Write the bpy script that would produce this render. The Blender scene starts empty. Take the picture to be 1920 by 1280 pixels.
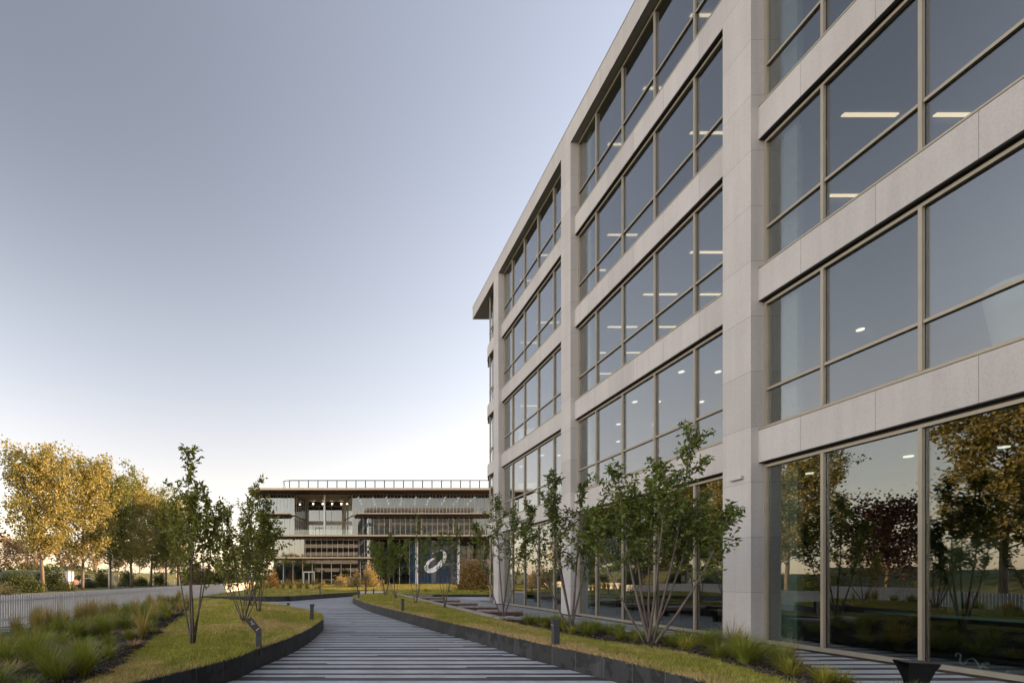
import bpy, bmesh, math, random
import numpy as np
from mathutils import Vector, Matrix, Euler
from mathutils.geometry import delaunay_2d_cdt
R = math.radians
scene = bpy.context.scene
COL = scene.collection

# ------------------------------------------------------------------ lens survey of the photo: focal length, vanishing point, eye height
FPX, CX, CY, EYE = 907.0, 618.0, 1083.0, 1.6
# ------------------------------------------------------------------ materials
MATS = {}
def nodes_of(name):
    m = bpy.data.materials.new(name); m.use_nodes = True
    nt = m.node_tree; nt.nodes.clear()
    out = nt.nodes.new('ShaderNodeOutputMaterial')
    return m, nt, out
def N(nt, t, **kw):
    n = nt.nodes.new(t)
    for k, v in kw.items():
        if k.startswith('i_'):
            key = k[2:]
            key = int(key) if key.isdigit() else key.replace('_', ' ')
            n.inputs[key].default_value = v
        else:
            setattr(n, k, v)
    return n
def L(nt, a, b): nt.links.new(a, b)
def ramp(nt, fac, stops, interp='LINEAR'):
    r = nt.nodes.new('ShaderNodeValToRGB'); r.color_ramp.interpolation = interp
    e = r.color_ramp.elements
    while len(e) < len(stops): e.new(0.5)
    for i, (p, c) in enumerate(stops):
        e[i].position = p; e[i].color = (*c, 1) if len(c) == 3 else c
    if fac is not None: L(nt, fac, r.inputs[0])
    return r
def math_(nt, op, a, b=None, c=None, clamp=False):
    n = nt.nodes.new('ShaderNodeMath'); n.operation = op; n.use_clamp = clamp
    for i, v in enumerate((a, b, c)):
        if v is None: continue
        if isinstance(v, (int, float)): n.inputs[i].default_value = v
        else: L(nt, v, n.inputs[i])
    return n.outputs[0]
def mixc(nt, fac, a, b, mode='MIX'):
    n = nt.nodes.new('ShaderNodeMix'); n.data_type = 'RGBA'; n.blend_type = mode
    for sock, v in ((n.inputs[0], fac), (n.inputs[6], a), (n.inputs[7], b)):
        if isinstance(v, (int, float)): sock.default_value = v
        elif isinstance(v, tuple): sock.default_value = (*v, 1) if len(v) == 3 else v
        else: L(nt, v, sock)
    return n.outputs[2]
def pos(nt): return nt.nodes.new('ShaderNodeNewGeometry').outputs['Position']
def noise(nt, vec, scale, detail=3, rough=.55):
    n = N(nt, 'ShaderNodeTexNoise', i_Scale=scale, i_Detail=detail, i_Roughness=rough)
    if vec is not None: L(nt, vec, n.inputs['Vector'])
    return n.outputs['Fac']
def bump(nt, h, strength=.3, dist=.02):
    b = N(nt, 'ShaderNodeBump', i_Strength=strength, i_Distance=dist)
    L(nt, h, b.inputs['Height']); return b.outputs[0]
def bsdf(nt, out, col, rough=.6, metal=0, normal=None, spec=.5):
    p = N(nt, 'ShaderNodeBsdfPrincipled', i_Roughness=.6, i_Metallic=metal)
    p.inputs['Specular IOR Level'].default_value = spec
    if isinstance(col, tuple): p.inputs['Base Color'].default_value = (*col, 1)
    else: L(nt, col, p.inputs['Base Color'])
    if isinstance(rough, (int, float)): p.inputs['Roughness'].default_value = rough
    else: L(nt, rough, p.inputs['Roughness'])
    if normal is not None: L(nt, normal, p.inputs['Normal'])
    L(nt, p.outputs[0], out.inputs[0]); return p

def plain(name, col, rough=.6, metal=0, var=.12, scale=6, bumpy=.05):
    m, nt, out = nodes_of(name)
    P = pos(nt); f = noise(nt, P, scale, 4)
    d = tuple(c * (1 - var) for c in col); u = tuple(min(1, c * (1 + var)) for c in col)
    r = ramp(nt, f, [(.3, d), (.7, u)])
    nb = bump(nt, noise(nt, P, scale * 12, 2), bumpy, .01) if bumpy else None
    bsdf(nt, out, r.outputs[0], rough, metal, nb)
    MATS[name] = m; return m

def stone(name, axis, pitch, offset, col=(.385, .366, .350)):
    m, nt, out = nodes_of(name)
    P = pos(nt); sep = N(nt, 'ShaderNodeSeparateXYZ'); L(nt, P, sep.inputs[0])
    v = N(nt, 'ShaderNodeTexVoronoi', i_Scale=120.0); L(nt, P, v.inputs['Vector'])
    spk = ramp(nt, v.outputs['Color'], [(.0, (.78, .775, .77)), (.2, (.97, .97, .97)), (.6, (1, 1, 1)), (1, (1.06, 1.06, 1.06))])
    sp2 = noise(nt, P, 30, 3); spr = ramp(nt, sp2, [(.25, (.90, .895, .89)), (.5, (1, 1, 1)), (.75, (1.05, 1.05, 1.05))])
    big = ramp(nt, noise(nt, P, .8, 4), [(.3, tuple(c * .95 for c in col)), (.7, tuple(c * 1.04 for c in col))])
    c = mixc(nt, 1, big.outputs[0], spk.outputs[0], 'MULTIPLY'); c = mixc(nt, 1, c, spr.outputs[0], 'MULTIPLY')
    t = math_(nt, 'DIVIDE', math_(nt, 'SUBTRACT', sep.outputs[axis], offset), pitch)
    cell = math_(nt, 'FLOOR', t)
    wn = N(nt, 'ShaderNodeTexWhiteNoise', noise_dimensions='1D'); L(nt, cell, wn.inputs['W'])
    tint = ramp(nt, wn.outputs['Value'], [(0, (.93, .925, .92)), (1, (1.05, 1.05, 1.05))])
    c = mixc(nt, 1, c, tint.outputs[0], 'MULTIPLY')
    fr = math_(nt, 'ABSOLUTE', math_(nt, 'SUBTRACT', math_(nt, 'FRACT', math_(nt, 'ADD', t, .5)), .5))
    line = math_(nt, 'LESS_THAN', math_(nt, 'MULTIPLY', fr, pitch), .0045)
    c = mixc(nt, math_(nt, 'MULTIPLY', line, .75), c, (.10, .09, .085))
    # faint rain streaks that belong to the stone
    mp = N(nt, 'ShaderNodeMapping'); mp.inputs['Scale'].default_value = (5, 5, .25); L(nt, P, mp.inputs[0])
    st = ramp(nt, noise(nt, mp.outputs[0], 1.0, 4), [(.35, (.89, .885, .88)), (.6, (1, 1, 1))])
    c = mixc(nt, .7, c, st.outputs[0], 'MULTIPLY')
    bsdf(nt, out, c, .72, 0, bump(nt, v.outputs['Distance'], .08, .004), .35)
    MATS[name] = m; return m

def glass(name, base, tint=(.78, .86, .84), power=3.2, wav=0.0):
    m, nt, out = nodes_of(name)
    lw = N(nt, 'ShaderNodeLayerWeight', i_Blend=.5)
    f = math_(nt, 'POWER', lw.outputs['Facing'], power)
    f = math_(nt, 'ADD', math_(nt, 'MULTIPLY', f, 1 - base), base, clamp=True)
    tr = N(nt, 'ShaderNodeBsdfTransparent'); tr.inputs[0].default_value = (*tint, 1)
    gl = N(nt, 'ShaderNodeBsdfGlossy', i_Roughness=.0); gl.inputs[0].default_value = (.95, .96, .98, 1)
    # each pane sits at its own very slight tilt
    gi = nt.nodes.new('ShaderNodeNewGeometry')
    wn = N(nt, 'ShaderNodeTexWhiteNoise', noise_dimensions='1D'); L(nt, math_(nt, 'MULTIPLY', gi.outputs['Random Per Island'], 977.0), wn.inputs['W'])
    v1 = N(nt, 'ShaderNodeVectorMath', operation='SUBTRACT'); L(nt, wn.outputs['Color'], v1.inputs[0]); v1.inputs[1].default_value = (.5, .5, .5)
    v2 = N(nt, 'ShaderNodeVectorMath', operation='SCALE'); L(nt, v1.outputs[0], v2.inputs[0]); v2.inputs['Scale'].default_value = .016
    v3 = N(nt, 'ShaderNodeVectorMath', operation='ADD'); L(nt, v2.outputs[0], v3.inputs[0]); L(nt, gi.outputs['Normal'], v3.inputs[1])
    v4 = N(nt, 'ShaderNodeVectorMath', operation='NORMALIZE'); L(nt, v3.outputs[0], v4.inputs[0]); L(nt, v4.outputs[0], gl.inputs['Normal'])
    f = math_(nt, 'MULTIPLY', f, math_(nt, 'ADD', .90, math_(nt, 'MULTIPLY', wn.outputs['Value'], .2)), clamp=True)
    if wav:
        b = bump(nt, noise(nt, pos(nt), .55, 1), wav, .06); L(nt, v4.outputs[0], b.node.inputs['Normal']); L(nt, b, gl.inputs['Normal'])
    mx = N(nt, 'ShaderNodeMixShader'); L(nt, f, mx.inputs[0]); L(nt, tr.outputs[0], mx.inputs[1]); L(nt, gl.outputs[0], mx.inputs[2])
    L(nt, mx.outputs[0], out.inputs[0]); MATS[name] = m; return m

def lamp(name, col, strength):
    m, nt, out = nodes_of(name)
    e = N(nt, 'ShaderNodeEmission', i_Strength=strength); e.inputs[0].default_value = (*col, 1)
    L(nt, e.outputs[0], out.inputs[0]); MATS[name] = m; return m

def leaf(name, cols, trans=.35, rough=.5):
    m, nt, out = nodes_of(name)
    g = nt.nodes.new('ShaderNodeNewGeometry')
    oi = nt.nodes.new('ShaderNodeObjectInfo')
    n = noise(nt, g.outputs['Position'], .9, 3)
    f = math_(nt, 'ADD', math_(nt, 'MULTIPLY', g.outputs['Random Per Island'], .55), math_(nt, 'MULTIPLY', n, .45))
    k = len(cols)
    r = ramp(nt, f, [(.12 + .76 * i / (k - 1), c) for i, c in enumerate(cols)])
    hs = N(nt, 'ShaderNodeHueSaturation'); L(nt, r.outputs[0], hs.inputs['Color'])
    L(nt, math_(nt, 'ADD', .82, math_(nt, 'MULTIPLY', oi.outputs['Random'], .36)), hs.inputs['Value'])
    p = N(nt, 'ShaderNodeBsdfPrincipled', i_Roughness=rough); p.inputs['Specular IOR Level'].default_value = .35
    L(nt, hs.outputs[0], p.inputs['Base Color'])
    t = N(nt, 'ShaderNodeBsdfTranslucent'); c2 = mixc(nt, 1, hs.outputs[0], (1.35, 1.15, .55), 'MULTIPLY'); L(nt, c2, t.inputs[0])
    mx = N(nt, 'ShaderNodeMixShader', i_0=trans); L(nt, p.outputs[0], mx.inputs[1]); L(nt, t.outputs[0], mx.inputs[2])
    L(nt, mx.outputs[0], out.inputs[0]); MATS[name] = m; return m

def bark(name, a, b, scale=9):
    m, nt, out = nodes_of(name)
    P = pos(nt); mp = N(nt, 'ShaderNodeMapping'); mp.inputs['Scale'].default_value = (1, 1, .25); L(nt, P, mp.inputs[0])
    f = noise(nt, mp.outputs[0], scale, 6, .65)
    r = ramp(nt, f, [(.3, a), (.7, b)])
    bsdf(nt, out, r.outputs[0], .85, 0, bump(nt, f, .6, .03), .2); MATS[name] = m; return m

def paving(name, lo, hi):
    """rows of pale and charcoal bricks laid across the path in uneven bands"""
    m, nt, out = nodes_of(name)
    P = pos(nt); sep = N(nt, 'ShaderNodeSeparateXYZ'); L(nt, P, sep.inputs[0])
    X, Y = sep.outputs[0], sep.outputs[1]
    row = math_(nt, 'FLOOR', math_(nt, 'DIVIDE', Y, .074))
    # band pattern: period about 0.42 m, dark share drawn per period and per long run of bricks
    per = math_(nt, 'FLOOR', math_(nt, 'DIVIDE', row, 6.0))
    wp = N(nt, 'ShaderNodeTexWhiteNoise', noise_dimensions='1D'); L(nt, per, wp.inputs['W'])
    xs = math_(nt, 'ADD', math_(nt, 'DIVIDE', X, 2.6), math_(nt, 'MULTIPLY', wp.outputs['Value'], 7.3))
    cellx = math_(nt, 'FLOOR', xs)
    cmb = N(nt, 'ShaderNodeCombineXYZ'); L(nt, per, cmb.inputs[0]); L(nt, cellx, cmb.inputs[1])
    w2 = N(nt, 'ShaderNodeTexWhiteNoise', noise_dimensions='2D'); L(nt, cmb.outputs[0], w2.inputs['Vector'])
    inper = math_(nt, 'MODULO', math_(nt, 'ADD', row, 6000.0), 6.0)
    nd = math_(nt, 'ADD', math_(nt, 'ROUND', math_(nt, 'MULTIPLY', wp.outputs['Value'], 1.5)),
               math_(nt, 'ADD', 1.6, math_(nt, 'GREATER_THAN', w2.outputs['Value'], .8)))
    dark = math_(nt, 'LESS_THAN', math_(nt, 'ADD', inper, .5), nd)
    # single bricks
    bx = math_(nt, 'FLOOR', math_(nt, 'ADD', math_(nt, 'DIVIDE', X, .22), math_(nt, 'MULTIPLY', math_(nt, 'MODULO', row, 2.0), .5)))
    cb = N(nt, 'ShaderNodeCombineXYZ'); L(nt, bx, cb.inputs[0]); L(nt, row, cb.inputs[1])
    wb = N(nt, 'ShaderNodeTexWhiteNoise', noise_dimensions='2D'); L(nt, cb.outputs[0], wb.inputs['Vector'])
    tint = ramp(nt, wb.outputs['Value'], [(0, (.9, .9, .9)), (1, (1.08, 1.08, 1.08))])
    c = mixc(nt, dark, hi, lo)
    c = mixc(nt, 1, c, tint.outputs[0], 'MULTIPLY')
    wear = ramp(nt, noise(nt, P, 1.7, 5, .6), [(.3, (.82, .81, .8)), (.65, (1.06, 1.06, 1.06))])
    c = mixc(nt, 1, c, wear.outputs[0], 'MULTIPLY')
    fine = ramp(nt, noise(nt, P, 160, 2), [(.3, (.85, .85, .85)), (.7, (1.12, 1.12, 1.12))])
    c = mixc(nt, 1, c, fine.outputs[0], 'MULTIPLY')
    fy = math_(nt, 'FRACT', math_(nt, 'DIVIDE', Y, .074))
    fx = math_(nt, 'FRACT', math_(nt, 'ADD', math_(nt, 'DIVIDE', X, .22), math_(nt, 'MULTIPLY', math_(nt, 'MODULO', row, 2.0), .5)))
    j = math_(nt, 'MAXIMUM', math_(nt, 'LESS_THAN', fy, .05), math_(nt, 'LESS_THAN', fx, .025))
    c = mixc(nt, math_(nt, 'MULTIPLY', j, .3), c, (.06, .06, .062))
    bsdf(nt, out, c, .62, 0, bump(nt, math_(nt, 'SUBTRACT', 1.0, j), .35, .004), .4); MATS[name] = m; return m

def turf(name, blades=False, k=1.0):
    m, nt, out = nodes_of(name)
    g = nt.nodes.new('ShaderNodeNewGeometry'); P = g.outputs['Position']
    a = N(nt, 'ShaderNodeAttribute', attribute_name='dry')
    n1 = noise(nt, P, .55, 4, .6); n2 = noise(nt, P, 3.0, 4)
    gr = ramp(nt, n2, [(.25, (.125, .142, .020)), (.55, (.195, .198, .030)), (.8, (.27, .245, .045))])
    dryc = ramp(nt, noise(nt, P, 14, 3), [(.3, (.30, .205, .10)), (.7, (.46, .33, .19))])
    d = math_(nt, 'ADD', a.outputs['Fac'], math_(nt, 'MULTIPLY', math_(nt, 'SUBTRACT', n1, .50), 4.2))
    d = math_(nt, 'ADD', d, math_(nt, 'MULTIPLY', math_(nt, 'SUBTRACT', n2, .5), .9), clamp=True)
    if blades:
        d = math_(nt, 'ADD', d, math_(nt, 'MULTIPLY', math_(nt, 'SUBTRACT', g.outputs['Random Per Island'], .5), .5), clamp=True)
    d = math_(nt, 'MULTIPLY', d, .8)
    c = mixc(nt, d, gr.outputs[0], dryc.outputs[0])
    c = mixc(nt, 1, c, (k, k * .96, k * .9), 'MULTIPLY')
    if blades:
        v = ramp(nt, g.outputs['Random Per Island'], [(0, (.5, .5, .5)), (1, (1.6, 1.6, 1.6))])
        c = mixc(nt, 1, c, v.outputs[0], 'MULTIPLY')
    p = bsdf(nt, out, c, .8, 0, None if blades else bump(nt, noise(nt, P, 60, 4), .8, .03), .2)
    MATS[name] = m; return m

def kerbstone(name):
    m, nt, out = nodes_of(name)
    P = pos(nt); uv = N(nt, 'ShaderNodeUVMap'); sep = N(nt, 'ShaderNodeSeparateXYZ'); L(nt, uv.outputs[0], sep.inputs[0])
    s, z = sep.outputs[0], sep.outputs[1]
    t = math_(nt, 'DIVIDE', s, .62); cell = math_(nt, 'FLOOR', t)
    wn = N(nt, 'ShaderNodeTexWhiteNoise', noise_dimensions='1D'); L(nt, cell, wn.inputs['W'])
    base = ramp(nt, wn.outputs['Value'], [(0, (.013, .013, .014)), (1, (.032, .032, .034))])
    # dried water stains running down from the joints
    dr = noise(nt, P, 3.2, 5, .65)
    stain = ramp(nt, math_(nt, 'ADD', dr, math_(nt, 'MULTIPLY', z, .12)), [(.585, (0, 0, 0)), (.615, (1, 1, 1))])
    c = mixc(nt, math_(nt, 'MULTIPLY', stain.outputs[0], .8), base.outputs[0], (.003, .003, .0034))
    j = math_(nt, 'LESS_THAN', math_(nt, 'FRACT', t), .02)
    c = mixc(nt, j, c, (.07, .07, .073))
    eff = ramp(nt, noise(nt, P, 11, 4), [(.55, (0, 0, 0)), (.75, (1, 1, 1))])
    c = mixc(nt, math_(nt, 'MULTIPLY', eff.outputs[0], .25), c, (.07, .07, .074))
    bsdf(nt, out, c, .55, 0, bump(nt, dr, .2, .01), .5); MATS[name] = m; return m

stone('stone_column', 2, 1.325, -.07)
stone('stone_beam', 1, 1.45, 11.61 - 1.04)
stone('stone_roof', 1, 2.9, .7, (.37, .35, .33))
stone('stone_side', 0, 1.45, .3)
glass('office_glass', .15, (.70, .73, .71), 2.6, .012)
glass('ground_glass', .15, (.60, .67, .64), 2.8, .03)
glass('annex_glass', .17, (.50, .58, .60), 2.5, .01)
glass('clear_glass', .06, (.92, .95, .95), 3.5)
plain('bronze', (.285, .25, .19), .45, .35, .06, 3, 0)
plain('dark_metal', (.018, .017, .017), .45, .3, .1, 5, .05)
plain('black_steel', (.008, .008, .008), .38, .2, .1, 5, .03)
plain('bollard_metal', (.055, .056, .062), .5, .3, .12, 8, .05)
plain('gold_edge', (.50, .40, .26), .4, .35, .06, 2, 0)
plain('brown_soffit', (.075, .028, .021), .55, 0, .15, 4, .05)
plain('pale_post', (.66, .61, .52), .5, 0, .06, 3, 0)
plain('white_paint', (.72, .71, .69), .55, 0, .05, 3, 0)
plain('fence_paint', (.60, .575, .55), .55, 0, .05, 3, 0)
plain('beige_wall', (.48, .41, .34), .7, 0, .06, 2, .05)
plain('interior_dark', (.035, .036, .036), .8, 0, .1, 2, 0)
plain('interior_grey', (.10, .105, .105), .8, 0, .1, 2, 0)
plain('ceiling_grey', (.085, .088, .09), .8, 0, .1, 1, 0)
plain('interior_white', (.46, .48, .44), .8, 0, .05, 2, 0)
plain('curtain', (.33, .38, .34), .9, 0, .12, 8, 0)
plain('green_panel', (.46, .52, .36), .8, 0, .06, 2, 0)
plain('counter_top', (.30, .36, .33), .35, 0, .08, 3, 0)
plain('counter_dark', (.006, .008, .007), .4, 0, .1, 3, 0)
plain('interior_floor', (.13, .125, .12), .3, 0, .15, 2, 0)
plain('timber_dark', (.075, .036, .024), .55, 0, .35, 9, .3)
plain('timber_grey', (.23, .205, .185), .7, 0, .25, 7, .3)
plain('concrete', (.30, .30, .31), .75, 0, .12, 3, .2)
plain('soil', (.020, .0135, .011), .95, 0, .6, 30, 1.0)
plain('meadow', (.085, .088, .024), .95, 0, .45, 1.3, .8)
plain('asphalt', (.05, .05, .052), .85, 0, .2, 5, .3)
plain('blue_panel', (.030, .065, .125), .3, 0, .25, .35, 0)
plain('emblem_white', (.78, .78, .78), .5, 0, .03, 2, 0)
plain('red', (.30, .03, .03), .6, 0, .1, 3, 0)
plain('pink', (.30, .17, .155), .7, 0, .15, 3, 0)
plain('yellow_paint', (.60, .42, .04), .6, 0, .2, 1, 0)
plain('sign_plate', (.085, .066, .066), .4, .2, .1, 5, 0)
plain('sign_ink', (.55, .53, .53), .5, 0, .05, 3, 0)
lamp('lamp_warm', (1.0, .75, .47), .66)
lamp('lamp_white', (1.0, .90, .76), .75)
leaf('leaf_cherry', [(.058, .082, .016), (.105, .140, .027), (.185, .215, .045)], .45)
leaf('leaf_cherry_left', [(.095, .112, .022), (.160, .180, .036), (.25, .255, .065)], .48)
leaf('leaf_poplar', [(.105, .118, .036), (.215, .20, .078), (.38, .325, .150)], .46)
leaf('leaf_poplar_shaded', [(.070, .100, .026), (.135, .160, .050), (.25, .25, .095)], .45)  # shaded copy of the poplar leaf, shade put in as darker green
leaf('leaf_copper', [(.040, .016, .014), (.070, .026, .020), (.10, .045, .028)], .3)
leaf('leaf_pale', [(.18, .13, .085), (.26, .19, .12), (.34, .26, .16)], .4)
leaf('leaf_shrub', [(.028, .045, .014), (.055, .075, .020), (.10, .115, .028)], .3)
leaf('leaf_autumn', [(.10, .085, .022), (.20, .13, .035), (.30, .15, .06)], .35)
leaf('leaf_gold', [(.20, .17, .075), (.32, .27, .13), (.42, .35, .20)], .4)
leaf('blade_green', [(.090, .125, .018), (.160, .190, .028), (.25, .24, .050)], .35, .6)
leaf('blade_lime', [(.16, .17, .020), (.235, .225, .030), (.32, .28, .055)], .35, .6)
leaf('blade_dry', [(.20, .135, .070), (.30, .215, .125), (.38, .28, .17)], .3, .7)
leaf('blade_plume', [(.19, .16, .050), (.28, .22, .075), (.36, .28, .11)], .35, .7)
bark('bark_cherry', (.055, .043, .037), (.150, .122, .104), 14)
bark('bark_poplar', (.075, .058, .046), (.20, .155, .125), 5)
bark('bark_pale', (.26, .20, .15), (.44, .35, .27), 5)
paving('striped_paving', (.042, .042, .045), (.375, .38, .385))
plain('mulch', (.050, .034, .026), .95, 0, .7, 60, 0)
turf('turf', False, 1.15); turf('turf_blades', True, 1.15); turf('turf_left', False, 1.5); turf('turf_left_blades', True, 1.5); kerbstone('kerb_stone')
plain('block_wall', (.52, .47, .43), .7, 0, .06, 2, .05)
lamp('lamp_spot', (1.0, .80, .52), 9)
# ------------------------------------------------------------------ mesh collecting
class MB:
    def __init__(s): s.v = []; s.f = []; s.m = []; s.uv = None
    def box(s, x0, x1, y0, y1, z0, z1, mi=0):
        b = len(s.v)
        s.v += [(x0, y0, z0), (x1, y0, z0), (x1, y1, z0), (x0, y1, z0), (x0, y0, z1), (x1, y0, z1), (x1, y1, z1), (x0, y1, z1)]
        for q in ((3, 2, 1, 0), (4, 5, 6, 7), (0, 1, 5, 4), (1, 2, 6, 5), (2, 3, 7, 6), (3, 0, 4, 7)):
            s.f.append(tuple(b + i for i in q)); s.m.append(mi)
        return s
    def prism(s, poly, z0, z1, mi=0):
        """poly: ccw list of (x, y)"""
        b = len(s.v); n = len(poly)
        s.v += [(x, y, z0) for x, y in poly] + [(x, y, z1) for x, y in poly]
        s.f.append(tuple(b + i for i in reversed(range(n)))); s.m.append(mi)
        s.f.append(tuple(b + n + i for i in range(n))); s.m.append(mi)
        for i in range(n):
            j = (i + 1) % n
            s.f.append((b + i, b + j, b + n + j, b + n + i)); s.m.append(mi)
        return s
    def tube(s, pts, rad, sides=6, mi=0, cap=True):
        pts = [Vector(p) for p in pts]; n = len(pts)
        if isinstance(rad, (int, float)): rad = [rad] * n
        b0 = len(s.v); up = Vector((0, 0, 1))
        prev = None
        for i, p in enumerate(pts):
            t = (pts[min(i + 1, n - 1)] - pts[max(i - 1, 0)]); t.normalize()
            if prev is None:
                a = t.cross(Vector((1, 0, 0)) if abs(t.x) < .8 else Vector((0, 1, 0))); a.normalize()
            else:
                a = prev - t * prev.dot(t); a.normalize()
            prev = a; c = t.cross(a)
            for k in range(sides):
                w = 2 * math.pi * k / sides
                s.v.append(tuple(p + (a * math.cos(w) + c * math.sin(w)) * rad[i]))
        for i in range(n - 1):
            for k in range(sides):
                k2 = (k + 1) % sides; q = b0 + i * sides
                s.f.append((q + k, q + k2, q + sides + k2, q + sides + k)); s.m.append(mi)
        if cap:
            s.f.append(tuple(b0 + k for k in reversed(range(sides)))); s.m.append(mi)
            q = b0 + (n - 1) * sides
            s.f.append(tuple(q + k for k in range(sides))); s.m.append(mi)
        return s
    def quad(s, a, b, c, d, mi=0):
        k = len(s.v); s.v += [a, b, c, d]; s.f.append((k, k + 1, k + 2, k + 3)); s.m.append(mi); return s
    def build(s, name, mats, parent=None, smooth=False, bevel=0):
        me = bpy.data.meshes.new(name)
        me.from_pydata([tuple(p) for p in s.v], [], s.f)
        mats = mats if isinstance(mats, (list, tuple)) else [mats]
        for m in mats: me.materials.append(MATS[m])
        if len(mats) > 1: me.polygons.foreach_set('material_index', s.m)
        if smooth: me.polygons.foreach_set('use_smooth', [True] * len(me.polygons))
        me.update()
        o = bpy.data.objects.new(name, me); COL.objects.link(o)
        if parent is not None: o.parent = parent
        if bevel:
            md = o.modifiers.new('edge', 'BEVEL'); md.width = bevel; md.segments = 2; md.limit_method = 'ANGLE'
        return o

def np_mesh(name, V, F, mat, parent=None, attr=None, smooth=False):
    """V (n,3), F (m,k) with constant k"""
    me = bpy.data.meshes.new(name); k = F.shape[1]
    me.vertices.add(len(V)); me.vertices.foreach_set('co', np.asarray(V, np.float32).ravel())
    me.loops.add(F.size); me.loops.foreach_set('vertex_index', np.asarray(F, np.int32).ravel())
    me.polygons.add(len(F)); me.polygons.foreach_set('loop_start', np.arange(0, F.size, k, dtype=np.int32))
    me.materials.append(MATS[mat])
    if smooth: me.polygons.foreach_set('use_smooth', np.ones(len(F), bool))
    me.update(calc_edges=True); me.validate()
    if attr is not None:
        a = me.attributes.new('dry', 'FLOAT', 'POINT'); a.data.foreach_set('value', np.asarray(attr, np.float32))
    o = bpy.data.objects.new(name, me); COL.objects.link(o)
    if parent is not None: o.parent = parent
    return o

def tag(o, label=None, cat=None, group=None, kind=None):
    if label: o['label'] = label
    if cat: o['category'] = cat
    if group: o['group'] = group
    if kind: o['kind'] = kind
    return o
def thing(name, loc, label, cat, group=None, rz=0.0):
    o = bpy.data.objects.new(name, None); COL.objects.link(o)
    o.location = loc; o.rotation_euler = (0, 0, rz); o.empty_display_size = .2
    return tag(o, label, cat, group)
def structure(o): o['kind'] = 'structure'; return o
def copy_part(o, parent, loc=None):
    c = o.copy(); COL.objects.link(c); c.parent = parent
    if loc is not None: c.location = loc
    for ch in list(o.children): copy_part(ch, c)
    return c
def copy_tree(root, loc, rz=0.0, sc=1.0, label=None, group=None):
    r = root.copy(); COL.objects.link(r); r.location = loc; r.rotation_euler = (0, 0, rz)
    r.scale = (sc, sc, sc) if isinstance(sc, (int, float)) else sc
    if label: r['label'] = label
    if group: r['group'] = group
    for ch in list(root.children): copy_part(ch, r)
    return r

# ------------------------------------------------------------------ polygons, distance
def pip(P, poly):
    x, y = P[:, 0], P[:, 1]; r = np.zeros(len(P), bool); n = len(poly)
    for i in range(n):
        x0, y0 = poly[i]; x1, y1 = poly[(i + 1) % n]
        c = ((y0 > y) != (y1 > y)); 
        with np.errstate(divide='ignore', invalid='ignore'):
            r ^= c & (x < (x1 - x0) * (y - y0) / (y1 - y0 + 1e-12) + x0)
    return r
def dist_line(P, line, closed=False):
    d = np.full(len(P), 1e9); n = len(line)
    for i in range(n if closed else n - 1):
        a = np.array(line[i]); b = np.array(line[(i + 1) % n]); ab = b - a
        t = np.clip(((P - a) @ ab) / max(ab @ ab, 1e-9), 0, 1)
        q = a + t[:, None] * ab; d = np.minimum(d, np.hypot(*(P - q).T))
    return d
def smooth_line(pts, n=6, closed=False):
    out = []; m = len(pts)
    P = [np.array(p, float) for p in pts]
    rng = range(m) if closed else range(m - 1)
    for i in rng:
        p0 = P[(i - 1) % m] if (closed or i > 0) else P[0]
        p1 = P[i]; p2 = P[(i + 1) % m]
        p3 = P[(i + 2) % m] if (closed or i + 2 < m) else P[-1]
        for k in range(n):
            t = k / n
            out.append(tuple(.5 * ((2 * p1) + (-p0 + p2) * t + (2 * p0 - 5 * p1 + 4 * p2 - p3) * t * t + (-p0 + 3 * p1 - 3 * p2 + p3) * t ** 3)))
    if not closed: out.append(tuple(P[-1]))
    return out
def sheet(name, poly, hfun, mat, step, dryf=None, near=None):
    """a draped sheet filling a polygon, triangulated, with a height function"""
    A = np.array(poly); lo, hi = A.min(0), A.max(0)
    gx, gy = np.meshgrid(np.arange(lo[0], hi[0], step), np.arange(lo[1], hi[1], step))
    G = np.c_[gx.ravel(), gy.ravel()]; rs = np.random.RandomState(3)
    G = G + rs.uniform(-.2, .2, G.shape) * step
    G = G[pip(G, poly)]; G = G[dist_line(G, poly, True) > step * .45]
    vs = [Vector(p) for p in poly] + [Vector(p) for p in G]
    n = len(poly)
    res = delaunay_2d_cdt(vs, [(i, (i + 1) % n) for i in range(n)], [list(range(n))], 1, 1e-5)
    V = np.array([(v.x, v.y) for v in res[0]]); F = np.array([f for f in res[2] if len(f) == 3])
    # keep upward faces
    a, b, c = V[F[:, 0]], V[F[:, 1]], V[F[:, 2]]
    cr = (b - a)[:, 0] * (c - a)[:, 1] - (b - a)[:, 1] * (c - a)[:, 0]
    F[cr < 0] = F[cr < 0][:, ::-1]
    Z = hfun(V)
    return np_mesh(name, np.c_[V, Z], F, mat, None, dryf(V) if dryf else None, True)
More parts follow.
